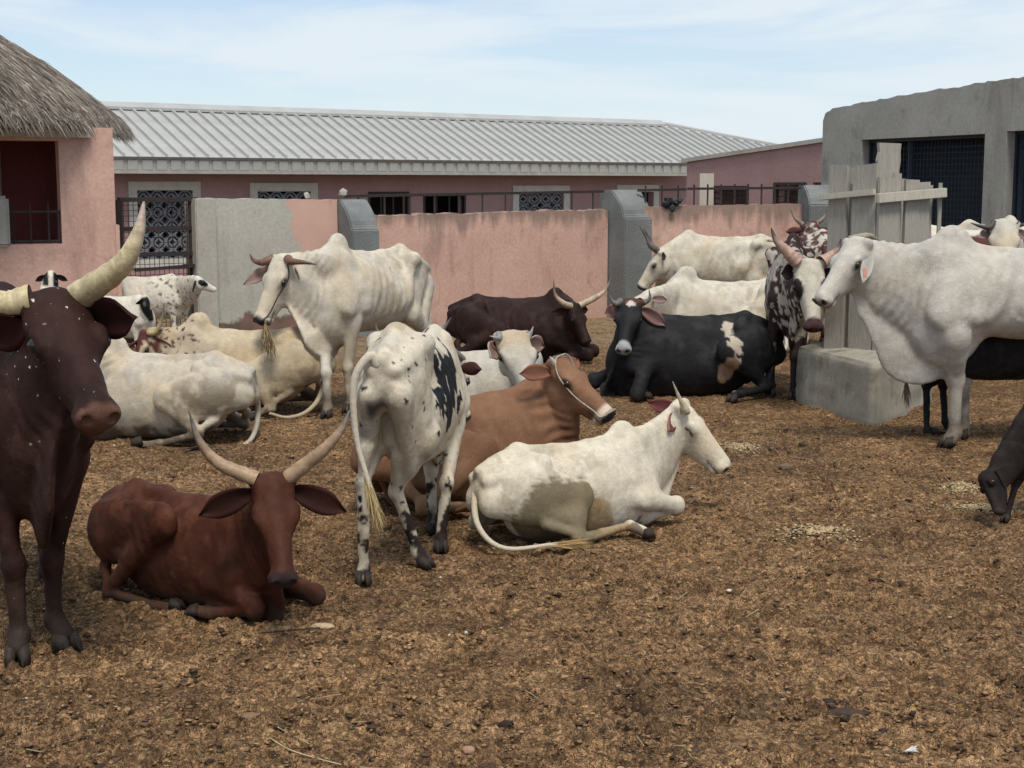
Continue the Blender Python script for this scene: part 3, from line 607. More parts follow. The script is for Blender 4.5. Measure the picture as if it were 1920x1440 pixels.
def plank(pl, x0, x1, yt, yb, d=0, lean=0, th=.03, mat=WOOD, name='plank', cut=0):
    a = pl.uv(x0, yt); b = pl.uv(x1, yt); z0 = pl.uv(x0, yb)[1]; m = MB(); r = random.Random(int(x0*7+yt))
    j = lambda: r.uniform(-.008, .008); nz = 5; ring = []
    for i in range(nz+1):
        t = i/nz; z = z0+(a[1]-z0)*t; l = a[0]+lean*t+j(); q = b[0]+lean*t+j(); zl = z+(j() if i == nz else 0); zr_ = z+(cut if i == nz else 0)
        ring.append([pl.p3(l, zl, d), pl.p3(q, zr_, d), pl.p3(q, zr_, d-th), pl.p3(l, zl, d-th)])
    V = [p for k in ring for p in k]; F = [(0, 1, 2, 3), tuple(4*nz+i for i in (3, 2, 1, 0))]+[(4*i+k, 4*i+(k+1) % 4, 4*i+4+(k+1) % 4, 4*i+4+k) for i in range(nz) for k in range(4)]
    m.add(V, F); return m.build(name, mat, pb)
plank(pf, 1554, 1589, 311, 668, .0); plank(pf, 1601, 1645, 309, 668, .005, cut=.01); plank(pf, 1586, 1603, 345, 668, -.05)
plank(pr, 1648, 1688, 332, 668, .01, .01); plank(pr, 1656, 1697, 268, 350, -.06, .02); plank(pr, 1684, 1700, 325, 668, -.05); plank(pr, 1698, 1722, 335, 668, .012, cut=-.01); plank(pr, 1714, 1744, 341, 668, 0, .012); plank(pr, 1738, 1756, 347, 668, -.04)
for x, y in ((1562, 315), (1604, 318), (1660, 335), (1710, 350)): plank(Pl(pf.a+1.15, pf.b) if x < 1650 else Pl(pr.a+1.0, pr.b), x, x+38, y, 660, 0)
for t in (0, 1):
    l = empty  # side planks closing the box
for x in (12.32, 12.62, 12.92): 
    m = MB(); q = W(1752, 640, x); m.box((q[0], x, 1.15), ((0.25, .97, 0), (.97, -.25, 0), (0, 0, 1)), (.13, .014, .66+.05*math.sin(x*40))); m.build('plank', WOOD, pb)
    m = MB(); q = W(1556, 640, x); m.box((q[0]+.02, x+.1, 1.15), ((0, 1, 0), (1, 0, 0), (0, 0, 1)), (.13, .014, .66+.05*math.sin(x*30))); m.build('plank', WOOD, pb)
def batten(pl, x0, y0, x1, y1, d, w, th):
    a = pl.uv(x0, y0); b = pl.uv(x1, y1); m = MB(); m.bar(pl.p3(*a, d), pl.p3(*b, d), th, w, up=(0, 0, 1)); m.build('batten', WOOD_L, pb, bevel=.004)
batten(pf, 1543, 370, 1645, 360, .035, .05, .045); batten(pr, 1636, 372, 1764, 361, .05, .075, .05)
# a plank leaning behind the right wall and rubbish caught on the wall top
m = MB(); q = WB.off(-.35); a = q.uv(1312, 325); b = q.uv(1338, 325); m.box(q.p3((a[0]+b[0])/2, a[1]-.65, 0), (q.u, q.n, (0, 0, 1)), ((b[0]-a[0])/2, .02, .65)); tag(m.build('upright_board', WOOD_L), 'pale upright board standing behind the right pink wall', 'board')
def rag():
    V0, F0 = ICO; r = np.random.RandomState(5); m = MB(); c = WB.off(.02).at(1259, 380)
    for k in range(7):
        q = c+np.array([r.uniform(-.12, .13), r.uniform(-.03, .03), r.uniform(-.05, .05)]); m.add(q+V0*np.array([.07, .04, .045])*r.uniform(.5, 1.1)*(1+.25*r.randn(len(V0), 1)), [tuple(f) for f in F0])
    m.add(c+np.array([0.01, -.05, -.08])+V0*np.array([.05, .04, .06]), [tuple(f) for f in F0]); return m
tag(rag().build('dark_rag', plain('black_rag', (.03, .03, .033), .7, .5, 30)), 'crumpled dark rag caught on the right wall top', 'rag')
def chunk(px, py, pl, s, label, mat):
    V0, F0 = ICO; r = np.random.RandomState(int(px)); c = pl.at(px, py); m = MB(); m.add(c+V0*np.array(s)*(1+.2*r.randn(len(V0), 1)), [tuple(f) for f in F0]); tag(m.build('stone', mat), label, 'stone')
chunk(643, 362, WA.off(-.1), (.055, .05, .06), 'small grey stone on the wall beside the left pillar', CEM)
chunk(577, 367, WA.off(-.1), (.05, .05, .05), 'small grey stone on the cement wall panel', CEM)
# ------------------------------------------------------------------ animals: implicit bodies meshed with surface nets
class Field:
    def __init__(s, lo, hi, h):
        s.lo = np.asarray(lo, float); s.h = h; s.n = np.ceil((np.asarray(hi)-s.lo)/h).astype(int)+1
        s.F = np.full(s.n, .25, np.float32); s.ax = [(s.lo[i]+np.arange(s.n[i])*h).astype(np.float32) for i in range(3)]
    def _sub(s, lo, hi):
        a = np.clip(np.floor((lo-s.lo)/s.h).astype(int), 0, s.n); b = np.clip(np.ceil((hi-s.lo)/s.h).astype(int)+1, 0, s.n)
        if np.any(b <= a): return None, None
        sl = tuple(slice(i, j) for i, j in zip(a, b)); return sl, np.meshgrid(*[s.ax[i][sl[i]] for i in range(3)], indexing='ij')
    def _mix(s, sl, d, k, sub):
        k *= .72; A = s.F[sl]; s.F[sl] = -_smin(-A, d, k) if sub else _smin(A, d, k)
    def cone(s, a, b, r1, r2, k=.04, side=None, sq=1.0, sub=False):
        a = np.asarray(a, float); b = np.asarray(b, float); m = max(r1, r2)+k+.03
        sl, g = s._sub(np.minimum(a, b)-m, np.maximum(a, b)+m)
        if sl is None: return
        q = [g[i]-np.float32(a[i]) for i in range(3)]; ba = b-a; l2 = float(ba@ba)+1e-9
        if side is not None:
            sd_ = np.asarray(side, float); sd_ = sd_-ba*(sd_@ba)/l2; sd_ /= np.linalg.norm(sd_)+1e-9
            c = (q[0]*sd_[0]+q[1]*sd_[1]+q[2]*sd_[2])*np.float32(1/sq-1); q = [q[i]+c*np.float32(sd_[i]) for i in range(3)]
        t = np.clip((q[0]*ba[0]+q[1]*ba[1]+q[2]*ba[2])/l2, 0, 1).astype(np.float32)
        d = np.sqrt((q[0]-t*ba[0])**2+(q[1]-t*ba[1])**2+(q[2]-t*ba[2])**2)-(r1+(r2-r1)*t)
        if sq < 1: d = d*np.float32(sq**.5)
        s._mix(sl, d.astype(np.float32), k, sub)
    def chain(s, pts, rad, k=.04, side=None, sq=1.0):
        for i in range(len(pts)-1): s.cone(pts[i], pts[i+1], rad[i], rad[i+1], k, side, sq)
    def ell(s, c, r, k=.05, M=None, sub=False):
        c = np.asarray(c, float); r = np.asarray(r, float); M = np.eye(3) if M is None else np.asarray(M, float)
        e = np.sqrt(((M*r[:, None])**2).sum(0))+k+.03; sl, g = s._sub(c-e, c+e)
        if sl is None: return
        q = [g[i]-np.float32(c[i]) for i in range(3)]; p = [q[0]*M[i, 0]+q[1]*M[i, 1]+q[2]*M[i, 2] for i in range(3)]
        k0 = np.sqrt(sum((p[i]/r[i])**2 for i in range(3))); k1 = np.sqrt(sum((p[i]/r[i]**2)**2 for i in range(3)))+1e-6
        s._mix(sl, (k0*(k0-1)/k1).astype(np.float32), k, sub)
    def mesh(s, smooth=2):
        F = s.F; neg = F < 0; c = np.zeros(s.n-1, np.int8)
        O = [(i, j, k) for i in (0, 1) for j in (0, 1) for k in (0, 1)]
        S = lambda A, o: A[o[0]:A.shape[0]-1+o[0], o[1]:A.shape[1]-1+o[1], o[2]:A.shape[2]-1+o[2]]
        for o in O: c += S(neg, o)
        act = (c > 0) & (c < 8); ijk = np.argwhere(act); idx = np.full(act.shape, -1, np.int32); idx[act] = np.arange(len(ijk))
        pos = np.zeros((len(ijk), 3)); cnt = np.zeros(len(ijk))
        for o in O:
            for ax in range(3):
                if o[ax]: continue
                p = list(o); p[ax] = 1
                f0 = F[ijk[:, 0]+o[0], ijk[:, 1]+o[1], ijk[:, 2]+o[2]]; f1 = F[ijk[:, 0]+p[0], ijk[:, 1]+p[1], ijk[:, 2]+p[2]]
                x = (f0 < 0) != (f1 < 0); t = np.where(x, f0/np.where(x, f0-f1, 1), 0); q = np.array(o, float)[None]+np.zeros((len(ijk), 3)); q[:, ax] = t
                pos += q*x[:, None]; cnt += x
        V = (pos/cnt[:, None]+ijk)*s.h+s.lo; Q = []
        for ax in range(3):
            a, b = [(1, 2), (2, 0), (0, 1)][ax]
            n0 = np.take(neg, range(0, neg.shape[ax]-1), ax); n1 = np.take(neg, range(1, neg.shape[ax]), ax); e = np.argwhere(n0 != n1)
            e = e[(e[:, a] > 0) & (e[:, b] > 0) & (e[:, a] < idx.shape[a]) & (e[:, b] < idx.shape[b])]
            def at(da, db):
                w = e.copy(); w[:, a] -= da; w[:, b] -= db; return idx[w[:, 0], w[:, 1], w[:, 2]]
            f = np.stack([at(1, 1), at(0, 1), at(0, 0), at(1, 0)], 1); fl = ~neg[e[:, 0], e[:, 1], e[:, 2]]
            f[fl] = f[fl][:, ::-1]; Q.append(f)
        Q = np.concatenate(Q); Q = Q[(Q >= 0).all(1)]
        for _ in range(smooth): V = lap(V, Q, .5)
        return V, Q
def _smin(a, b, k):
    h = np.clip(.5+.5*(b-a)/k, 0, 1); return b*(1-h)+a*h-k*h*(1-h)
def lap(V, Q, w):
    n = len(V); i = Q.ravel(); j = np.roll(Q, 1, 1).ravel(); ii = np.concatenate([i, j]); jj_ = np.concatenate([j, i])
    d = np.bincount(ii, minlength=n)[:, None]; A = np.stack([np.bincount(ii, V[jj_, k], n) for k in range(3)], 1); return V+w*(A/np.maximum(d, 1)-V)
def vnormals(V, Q):
    n = np.cross(V[Q[:, 2]]-V[Q[:, 0]], V[Q[:, 3]]-V[Q[:, 1]]); N = np.stack([np.bincount(Q.ravel(), np.repeat(n[:, k], 4), len(V)) for k in range(3)], 1)
    return N/(np.linalg.norm(N, axis=1)[:, None]+1e-12)
def spline(P, n=24):
    P = np.asarray(P, float)
    if len(P) == 2: return P[0]+(P[1]-P[0])*np.linspace(0, 1, n)[:, None]
    Q = np.vstack([2*P[0]-P[1], P, 2*P[-1]-P[-2]]); out = []; m = len(P)-1
    for t in np.linspace(0, m, n):
        i = min(int(t), m-1); f = t-i; a, b, c, d = Q[i:i+4]
        out.append(.5*(2*b+(c-a)*f+(2*a-5*b+4*c-d)*f*f+(3*b-a-3*c+d)*f**3))
    return np.array(out)
def tube(P, rad, n=10, cap=True):
    P = np.asarray(P); m = len(P); T = np.gradient(P, axis=0); T /= np.linalg.norm(T, axis=1)[:, None]+1e-12
    up = np.array([0, 0, 1.]) if abs(T[0][2]) < .8 else np.array([1., 0, 0]); X = np.cross(up, T[0]); X /= np.linalg.norm(X); V = []
    for i in range(m):
        X = X-T[i]*(X@T[i]); X /= np.linalg.norm(X); Y = np.cross(T[i], X)
        for k in range(n): a = 6.28318*k/n; V.append(P[i]+(X*math.cos(a)+Y*math.sin(a))*rad[i])
    F = [(i*n+k, i*n+(k+1) % n, (i+1)*n+(k+1) % n, (i+1)*n+k) for i in range(m-1) for k in range(n)]
    V = np.array(V); F = np.array(F); return V, F

def _coat():
    k = NM('short_coat'); a = k.attr().outputs['Color']
    n = k.noise(70, 5, .7, k.map((.5, 1, 1))); f = k.noise(190, 4, .65, k.map((1, 1, .22), (R(8), R(12), 0)))
    col = k.mix(1.0, a, k.ramp(n, [(.28, (.88, .875, .87)), (.72, (1.10, 1.10, 1.10))]), 'MULTIPLY'); col = k.mix(1.0, col, k.ramp(f, [(.3, (.86, .86, .855)), (.7, (1.12, 1.12, 1.125))]), 'MULTIPLY')
    wb = k.n('ShaderNodeVectorMath', operation='ADD'); nw = k.n('ShaderNodeTexNoise'); k.l(k.co, nw.inputs['Vector']); nw.inputs['Scale'].default_value = 120; ns = k.n('ShaderNodeVectorMath', operation='SCALE'); k.l(nw.outputs['Color'], ns.inputs[0]); ns.inputs['Scale'].default_value = .014; k.l(k.co, wb.inputs[0]); k.l(ns.outputs[0], wb.inputs[1])
    vo = k.n('ShaderNodeTexVoronoi'); k.l(wb.outputs[0], vo.inputs['Vector']); vo.inputs['Scale'].default_value = 34; sp = k.n('ShaderNodeSeparateColor'); k.l(vo.outputs['Color'], sp.inputs[0])
    thr = k.math('MULTIPLY', sp.outputs[0], .27); fl = k.math('MULTIPLY', k.math('LESS_THAN', vo.outputs['Distance'], thr), k.math('GREATER_THAN', sp.outputs[1], .45)); fl = k.math('MULTIPLY', fl, k.attr('Fleck').outputs['Fac'])
    col = k.mix(fl, col, (.55, .52, .48))
    b = k.bump(k.noise(26, 4, .6), .30, .014); b = k.bump(f, .35, .004, b)
    return k.fin(col, .62, b, .13)
COAT = _coat()
SKIN = vmat('ear_and_muzzle_skin', .7, .10, 60, .12, .15, .004)
def _horn():
    k = NM('horn'); a = k.attr().outputs['Color']; n = k.noise(32, 5, .7, None, .6); w = k.noise(9, 3)
    col = k.mix(1.0, a, k.ramp(n, [(.28, (.62, .6, .56)), (.6, (1.1, 1.1, 1.1))]), 'MULTIPLY')
    return k.fin(k.mix(k.math('MULTIPLY', k.step(w, .55, .7), .35), col, (.12, .10, .06)), .5, k.bump(n, .35, .006), .35)
HORN = _horn()
HOOF = plain('hoof_horn', (.032, .023, .018), .7, .4, 40, .3)
def _eye():
    k = NM('dark_eye'); return k.fin((.012, .009, .008), .12, None, .6)
EYE = _eye()
ROPE = plain('pale_rope', (.42, .38, .31), .85, .3, 90, .5)
HAIRM = vmat('tail_hair', .75, .3, 80, .2)

def rotz(a): c, s = math.cos(a), math.sin(a); return np.array([[c, -s, 0], [s, c, 0], [0, 0, 1.]])
def solve_ray(px, py, P, L, near):
    o = np.array([0, 0, CAM_H]); d = ray(px, py); d = d/np.linalg.norm(d); b = (o-P)@d; c = (o-P)@(o-P)-L*L; D = b*b-c
    if D < 0: return P+(o+d*(-b)-P)/np.linalg.norm(o+d*(-b)-P)*L
    return o+d*(-b-math.sqrt(D) if near else -b+math.sqrt(D))

EARS = {'f': None}
def strands(P0, P1, n, spread, col, r, w=.004):
    P0 = np.asarray(P0); P1 = np.asarray(P1); V = []; F = []; ax = P1-P0
    for i in range(n):
        a = P0+ax*r.uniform(0, .3)+r.normal(size=3)*spread*.25; b = P0+ax*r.uniform(.7, 1.1)+r.normal(size=3)*spread; c = (a+b)/2+r.normal(size=3)*spread*.3
        t = np.cross(ax, r.normal(size=3)); t /= np.linalg.norm(t)+1e-9; k = len(V)
        V += [a-t*w*.5, a+t*w*.5, c+t*w, c-t*w, b]; F += [(k, k+1, k+2, k+3), (k+3, k+2, k+4)]
    return V, F

class Ctx: pass
def tree_obj(name, V, F, mat, par, cols=None, smooth=True, s=1.0):
    me = new_mesh(name, V, F, cols, smooth); return link(name, me, mat, par)

def beast(name, label, cat, anchor, yaw, s, head, paint, pose='stand', h=.014, group=None, kind='cow', horns=(), horn_r=.035, horn_cols=((.50, .42, .26), (.10, .09, .08)), ears=None,
          ear_cols=((.1, .05, .05), (.3, .15, .13)), ear_size=(.40, .20), legs={}, hump=(.15, .07, .13), hump_x=.44, dew=1.0, slim=1.0, tail=None, tuft=((.3, .25, .2), 60), eyes=True, sink=0, drop=0, thick=1.0, only=None, extra=None, headw=1.16, belly=1.0, seed=0, rump_z=0, neck_r=1.0, wrinkle=.004, ribs=.004, feet=True, hookf=1.0, skip=(), ear_face=None, hdp=1.12, bz=1.0, legr=1.0, tail_root=None):
    """One animal. Local frame: x forward, y left, z up, origin on the ground under the middle of the trunk; lengths for a 1.25 m cow, then scaled by s."""
    r = np.random.RandomState(seed+5); Rz = rotz(R(yaw)); (lx, ly), (apx, apy) = anchor
    root = G(apx, apy)-Rz@np.array([lx, ly, 0])*s; root[2] = 0
    toL = lambda p: (Rz.T@(np.asarray(p)-root))/s
    def pt(p): return toL(W(*p[1:])) if p[0] == 'w' else np.asarray(p, float)
    T = Ctx(); lie = pose == 'lie'; dz = -.47-sink if lie else -drop; sy = slim
    # ---- head frame
    Lh = head.get('L', .50); poll = pt(head['poll'])
    if head['muz'][0] == 'r': muz = toL(solve_ray(head['muz'][1], head['muz'][2], root+Rz@poll*s, Lh*s, head['muz'][3] > 0))
    else: muz = pt(head['muz']); muz = poll+(muz-poll)/np.linalg.norm(muz-poll)*Lh
    f = (muz-poll)/Lh; hint = np.array([0, 0, 1.]); 
    if 'up' in head: hint = Rz.T@np.asarray(head['up'], float)
    sdv = np.cross(hint, f); sdv /= np.linalg.norm(sdv); u = np.cross(f, sdv)
    if 'roll' in head: c_, s_ = math.cos(R(head['roll'])), math.sin(R(head['roll'])); sdv, u = sdv*c_+u*s_, u*c_-sdv*s_
    HM = np.stack([f, sdv, u]); hd = lambda a, b, c: poll+Lh*(f*a+sdv*b*headw+u*c*hdp)
    # ---- bounds
    lo = np.array([-1.05, -.62, -.02]); hi = np.array([1.05, .62, 1.42 + (hump[2]*1.7 if hump else 0)])
    for p in (poll, muz): lo = np.minimum(lo, p-.3); hi = np.maximum(hi, p+.3)
    if lie: hi[2] = max(poll[2], muz[2], .95)+.25; lo[1] -= .1; hi[1] += .1
    if only is not None: lo = np.maximum(lo, only[0]); hi = np.minimum(hi, only[1])
    lo[2] = max(lo[2], -.03); Fd = Field(lo, hi, h/s)
    Z = lambda x, y, z: np.array([x, y*sy, z+dz])
    goat = kind == 'sheep'
    # ---- trunk
    Fd.ell(Z(.16, 0, .87+.345*(1-bz)), (.54, .235*sy*thick, .345*bz), .06)
    Fd.ell(Z(-.16, 0, .82+.29*(1-bz)), (.44, .245*sy*belly, .29*belly*bz), .10)
    Fd.ell(Z(.47, 0, .80), (.25, .165*sy, .31), .10)
    Fd.cone(Z(-.55, 0, 1.08+rump_z), Z(.35, 0, 1.07), .125, .14, .08)
    Fd.ell(Z(-.57, 0, 1.00+rump_z), (.26, .165*sy, .20), .09)
    Fd.chain([Z(-.80, 0, 1.12+rump_z), Z(-.5, 0, 1.235+rump_z), Z(-.2, 0, 1.20+rump_z*.6), Z(.1, 0, 1.195), Z(.42, 0, 1.25)], [.035, .038, .036, .036, .05], .08)
    for y in (-1, 1):
        Fd.chain([Z(-.47, y*.05, 1.20+rump_z), Z(-.42, y*.185*hookf, 1.165+rump_z), Z(-.79, y*.085, 1.06+rump_z)], [.05, .044, .036], .07)   # hook to pin bones
        Fd.cone(Z(-.40, y*.185*hookf, 1.14+rump_z), Z(-.27, y*.19*hookf, .84), .04, .04, .09)                                              # fold of the flank
        Fd.cone(Z(.44, y*.08, 1.19), Z(.52, y*.165, .84), .075, .10, .06, (0, 1, 0), .62)                                                 # shoulder blade
        Fd.cone(Z(.38, y*.10, 1.15), Z(.34, y*.18, .86), .05, .09, .06, (0, 1, 0), .55)
        if not goat: Fd.ell(Z(-.22, y*.27*belly, 1.06), (.14, .075, .09), .09, sub=True)                                                     # hollow of the flank
    if hump:
        hx_, hy_, hz_ = hump; tip = Z(hump_x-.04, 0, 1.25+hz_*.85-.07); sqh = hy_/hx_*1.15
        Fd.cone(Z(hump_x+.02, 0, 1.16), tip, hx_*1.05, min(hx_*.68, .12), .05, (0, 1, 0), sqh); Fd.cone(tip-np.array([0, 0, .03]), Z(hump_x-.22, 0, 1.17), .05, .05, .06, (0, 1, 0), .7)
    # ---- neck
    nb_t = Z(.48, 0, 1.10); nb_b = Z(.60, 0, .78); nh = hd(.10, 0, -.16); nj = hd(.30, 0, -.30)
    ndir = (nh-nb_t); side = np.cross(ndir, hint); side = side/np.linalg.norm(side) if np.linalg.norm(side) > .1 else np.array([0, 1., 0])
    side = np.array([side[0], side[1], 0])*1.0; side /= np.linalg.norm(side)+1e-9
    bend = head.get('bend', np.zeros(3)); mid = (nb_t+nh)/2+np.asarray(bend)+np.array([.03, 0, -.01]); midb = (nb_b+nj)/2+np.asarray(bend)
    Fd.chain(spline([nb_t, mid, nh], 6), np.linspace(.15, .10, 6)*neck_r, .06, side, .55)
    Fd.chain(spline([nb_b+np.array([-.05, 0, .05]), midb, nj+(nh-nj)*.25], 6), np.linspace(.17, .09, 6)*neck_r, .07, side, .52)
    Fd.chain(spline([(nb_t+nb_b)/2, (mid+midb)/2, (nh+nj)/2], 6), np.linspace(.19, .11, 6)*neck_r, .07, side, .55)
    if dew:
        th = hd(.42, 0, -.36); D1 = (midb*.55+nb_b*.45)+np.array([.07, 0, -.12*dew]); D2 = Z(.70, 0, .62-.05*dew); D3 = Z(.48, 0, .50)
        Fd.chain(spline([th, D1, D2, D3], 9), [.03, .06, .08, .09, .10, .10, .10, .09, .06], .06, np.array([0, 1, 0]) if abs(side[1]) > .5 else side, .20)
    # ---- head
    E = lambda a, b, c, ra, rb, rc, k=.04, sub=False: Fd.ell(hd(a, b, c), np.array([ra, rb*headw, rc*hdp])*Lh, k*Lh/.5, HM, sub)
    hc = lambda p, q, r1, r2, k=.04, sq=1.0, sub=False: Fd.cone(hd(*p), hd(*q), r1*Lh*hdp, r2*Lh*hdp, k*Lh/.5, sdv, sq*headw/hdp, sub)
    if goat:
        E(.16, 0, -.14, .20, .15, .17); hc((.2, 0, -.14), (.85, 0, -.17), .155, .085, .04, .85); hc((.3, 0, -.28), (.82, 0, -.25), .085, .05, .04, .8); E(.92, 0, -.18, .08, .08, .085)
    else:
        E(.15, 0, -.115, .20, .18, .135); E(.36, 0, -.12, .20, .165, .125); hc((.32, 0, -.10), (.87, 0, -.078), .115, .078, .04, .95)
        hc((.38, 0, -.20), (.84, 0, -.135), .145, .098, .04, .80); hc((.28, 0, -.31), (.80, 0, -.205), .105, .062, .04, .70)
        E(.905, 0, -.115, .085, .122, .098, .025); E(.87, 0, -.222, .08, .075, .04, .02); E(.0, 0, -.075, .075, .15, .085)
        for y in (-1, 1): E(.27, y*.085, -.26, .16, .052, .15, .03); E(0.01, y*.15, -.06, .06, .055, .06); E(.955, y*.07, -.085, .04, .042, .045, .02); E(.29, y*.15, -.055, .07, .045, .045, .025)
    for y in (-1, 1):
        E(.34, y*.15, -.075, .085, .045, .055, .03)
        if eyes: E(.345, y*.205, -.085, .04, .03, .026, .012, True)
        E(.985, y*.068, -.085, .045, .030, .030, .012, True)
        hc((.74, y*.115, -.185), (.96, y*.085, -.185), .012, .014, .012, 1, True)
    # ---- legs
    J = {}
    def default_legs():
        if not lie:
            for n, x in (('f', 1), ('h', 0)):
                for q, y in (('l', 1), ('r', -1)):
                    J[n+q] = [Z(.44, y*.15, .70), np.array([.46, y*.145, .40]), np.array([.445, y*.145, .12]), np.array([.475, y*.145, .045])] if x else \
                             [Z(-.40, y*.165, .71), np.array([-.70, y*.15, .50]), np.array([-.66, y*.15, .13]), np.array([-.62, y*.15, .045])]
        else:
            for q, y in (('l', 1), ('r', -1)):
                J['f'+q] = [np.array([.42, y*.17, .24]), np.array([.80, y*.20, .095]), np.array([.50, y*.25, .06]), np.array([.40, y*.25, .05])]
                J['h'+q] = [np.array([-.20, y*.29, .34]), np.array([-.62, y*.34, .085]), np.array([-.20, y*.40, .05]), np.array([-.10, y*.41, .05])]
    default_legs()
    for kx, v in legs.items(): J[kx] = [pt(p) if p is not None else J[kx][i] for i, p in enumerate(v)]
    lt = .85 if goat else legr
    for q, y in (('l', 1), ('r', -1)):
        if 'f'+q not in skip:
            e, kn, fe, ho = J['f'+q]; up = Z(.47, y*.145, .88)
            Fd.chain([up, e], [.09*lt, .072*lt], .06, (0, 1, 0), .62); kr = 1.35 if lie else 1.0; Fd.cone(e, kn, .074*lt, .044*lt*kr, .05, (0, 1, 0), .78); Fd.ell(kn, (.050*lt*kr, .046*lt*kr, .058*lt*kr), .025)
            Fd.cone(kn, fe, .036*lt*kr, .030*lt*kr, .02); Fd.ell(fe, (.040*lt*kr,)*3, .025); Fd.cone(fe, ho+(fe-ho)*.3, .035*lt*kr, .040*lt, .02)
        if 'h'+q not in skip:
            st, hk, fe, ho = J['h'+q]; hip = Z(-.52, y*(.20 if lie else .11), (.96 if lie else 1.0)+rump_z); but = Z(-.74, y*.10, .92+rump_z)
            Fd.cone(hip, st, .215 if lie else .168, .128 if lie else .105, .028 if lie else .05, (0, 1, 0), .52); Fd.cone(but, (st+hk)/2+np.array([-.03, 0, 0]), .115 if lie else .10, .065 if lie else .058, .05, (0, 1, 0), .7)
            Fd.cone(st, hk, .10*lt, .042*lt, .045, (0, 1, 0), .75); Fd.cone((but*.4+hk*.6), hk+np.array([-.02 if not lie else 0, 0, .03]), .040, .026, .03)
            Fd.ell(hk, (.050*lt, .040*lt, .058*lt), .025); Fd.cone(hk, fe, .037*lt, .030*lt, .02); Fd.ell(fe, (.040*lt,)*3, .025); Fd.cone(fe, ho+(fe-ho)*.3, .035*lt, .040*lt, .02)
    if extra: extra(Fd, Z, hd, pt)
    V, Q = Fd.mesh(1)
    N = vnormals(V, Q)
    # ---- fine relief: ribs, neck folds
    hq = (V-poll)@HM.T/Lh; hx, hy, hz = hq[:, 0], hq[:, 1]/headw, hq[:, 2]/hdp
    isH = sst(-.14, -.02, hx-.25*np.maximum(0, -hz-.2))*sst(1.10, 1.04, hx)*sst(.32, .24, np.abs(hy))*sst(.22, .15, hz)*sst(-.46+.0, -.38, hz-np.maximum(0, hx-.3)*.26)
    x, y, z = V[:, 0], V[:, 1], V[:, 2]-dz
    amp = sst(.36, .22, x)*sst(-.32, -.12, x)*sst(.62, .8, z)*sst(1.18, 1.05, z)*sst(.12, .2, np.abs(y))
    rv = np.sin((x+.25*(z-.8))*2*math.pi/.10+1.5*noise(V*4+seed))*(.6+noise(V*3.1)); V0_ = V.copy(); V = V+N*(ribs*amp*rv)[:, None]
    nm = nb_t*.5+nb_b*.5; nd = (nh+nj)/2-nm; tt = ((V-nm)@nd)/(nd@nd); na = sst(.02, .2, tt)*sst(1.05, .75, tt)*(1-isH)*sst(.32, .2, np.linalg.norm(np.cross(V-nm, nd), axis=1)/np.linalg.norm(nd))
    wv = (.45+.9*noise(V*4.3+2))*np.sin(tt*np.linalg.norm(nd)*2*math.pi/.055+6*noise(V0_*3.5)); V += N*(wrinkle*na*wv)[:, None]
    V += N*(.0032*fbm(V, 9, 3, seed)+.0016*noise(V*np.array([38, 38, 14])))[:, None]
    T.V, T.N, T.x, T.y, T.z, T.hx, T.hy, T.hz, T.isH, T.dz, T.seed, T.zr = V, N, x, y, z, hx, hy, hz, isH, dz, seed, V[:, 2]; T.closed = not eyes; T.na = na; T.amp = amp; T.J = J
    C = paint(T); C = C*(1-np.clip(wrinkle*28, 0, .3)*na*np.clip(-wv, 0, 1)-np.clip(ribs*14, 0, .14)*amp*np.clip(-rv, 0, 1))[:, None]; fleck = getattr(T, 'fleck', None)  # neck fold and rib hollows painted darker in the coat as shade
    # ---- tail, part of the same mesh
    tp = None
    if tail is not False:
        tp = tail or ([(-.80, 0, 1.10+rump_z+dz), (-.90, 0, 1.0+rump_z), (-.89, .01, .75), (-.86, .02, .50)] if not lie else [(-.80, 0, .60), (-.92, -.08, .40), (-.86, -.30, .08), (-.55, -.48, .035)])
        tp = spline([pt(p) for p in tp], 22); rd = np.interp(np.linspace(0, 1, 22), [0, .15, 1], [.040, .026, .013]); tv, tf = tube(tp, rd, 9)
        i0 = np.argmin(np.linalg.norm(V-tp[0], axis=1)); tc_ = np.repeat(C[i0][None], len(tv), 0)*(.92+.0*tv[:, :1])
        if goat: tv = tv[:0]
        if len(tv): Q = np.concatenate([Q, tf+len(V)]); V = np.concatenate([V, tv]); C = np.concatenate([C, tc_])
    e = empty(name, root, label, cat, group); e.rotation_euler.z = R(yaw)
    bo = tree_obj('body', V*s, Q, COAT, e, C)
    if fleck is not None: at_ = bo.data.attributes.new('Fleck', 'FLOAT', 'POINT'); at_.data.foreach_set('value', np.concatenate([fleck, np.zeros(len(V)-len(fleck))]).astype(np.float32))
    if tp is not None and tuft:
        d = tp[-1]-tp[-4]; d = d/np.linalg.norm(d)+np.array([0, 0, -.35 if not lie else -.1]); d /= np.linalg.norm(d)
        hv, hf = strands(tp[-3]*s, (tp[-1]+d*.22)*s, int(tuft[1]*1.7), .020*s, None, r, .0026); hv = np.array(hv)
        if lie: hv[:, 2] = np.maximum(hv[:, 2], .012)
        tree_obj('tail_tuft', hv, hf, HAIRM, e, np.repeat(np.array(tuft[0])[None], len(hv), 0)*(.7+.6*r.rand(len(hv), 1)), False)
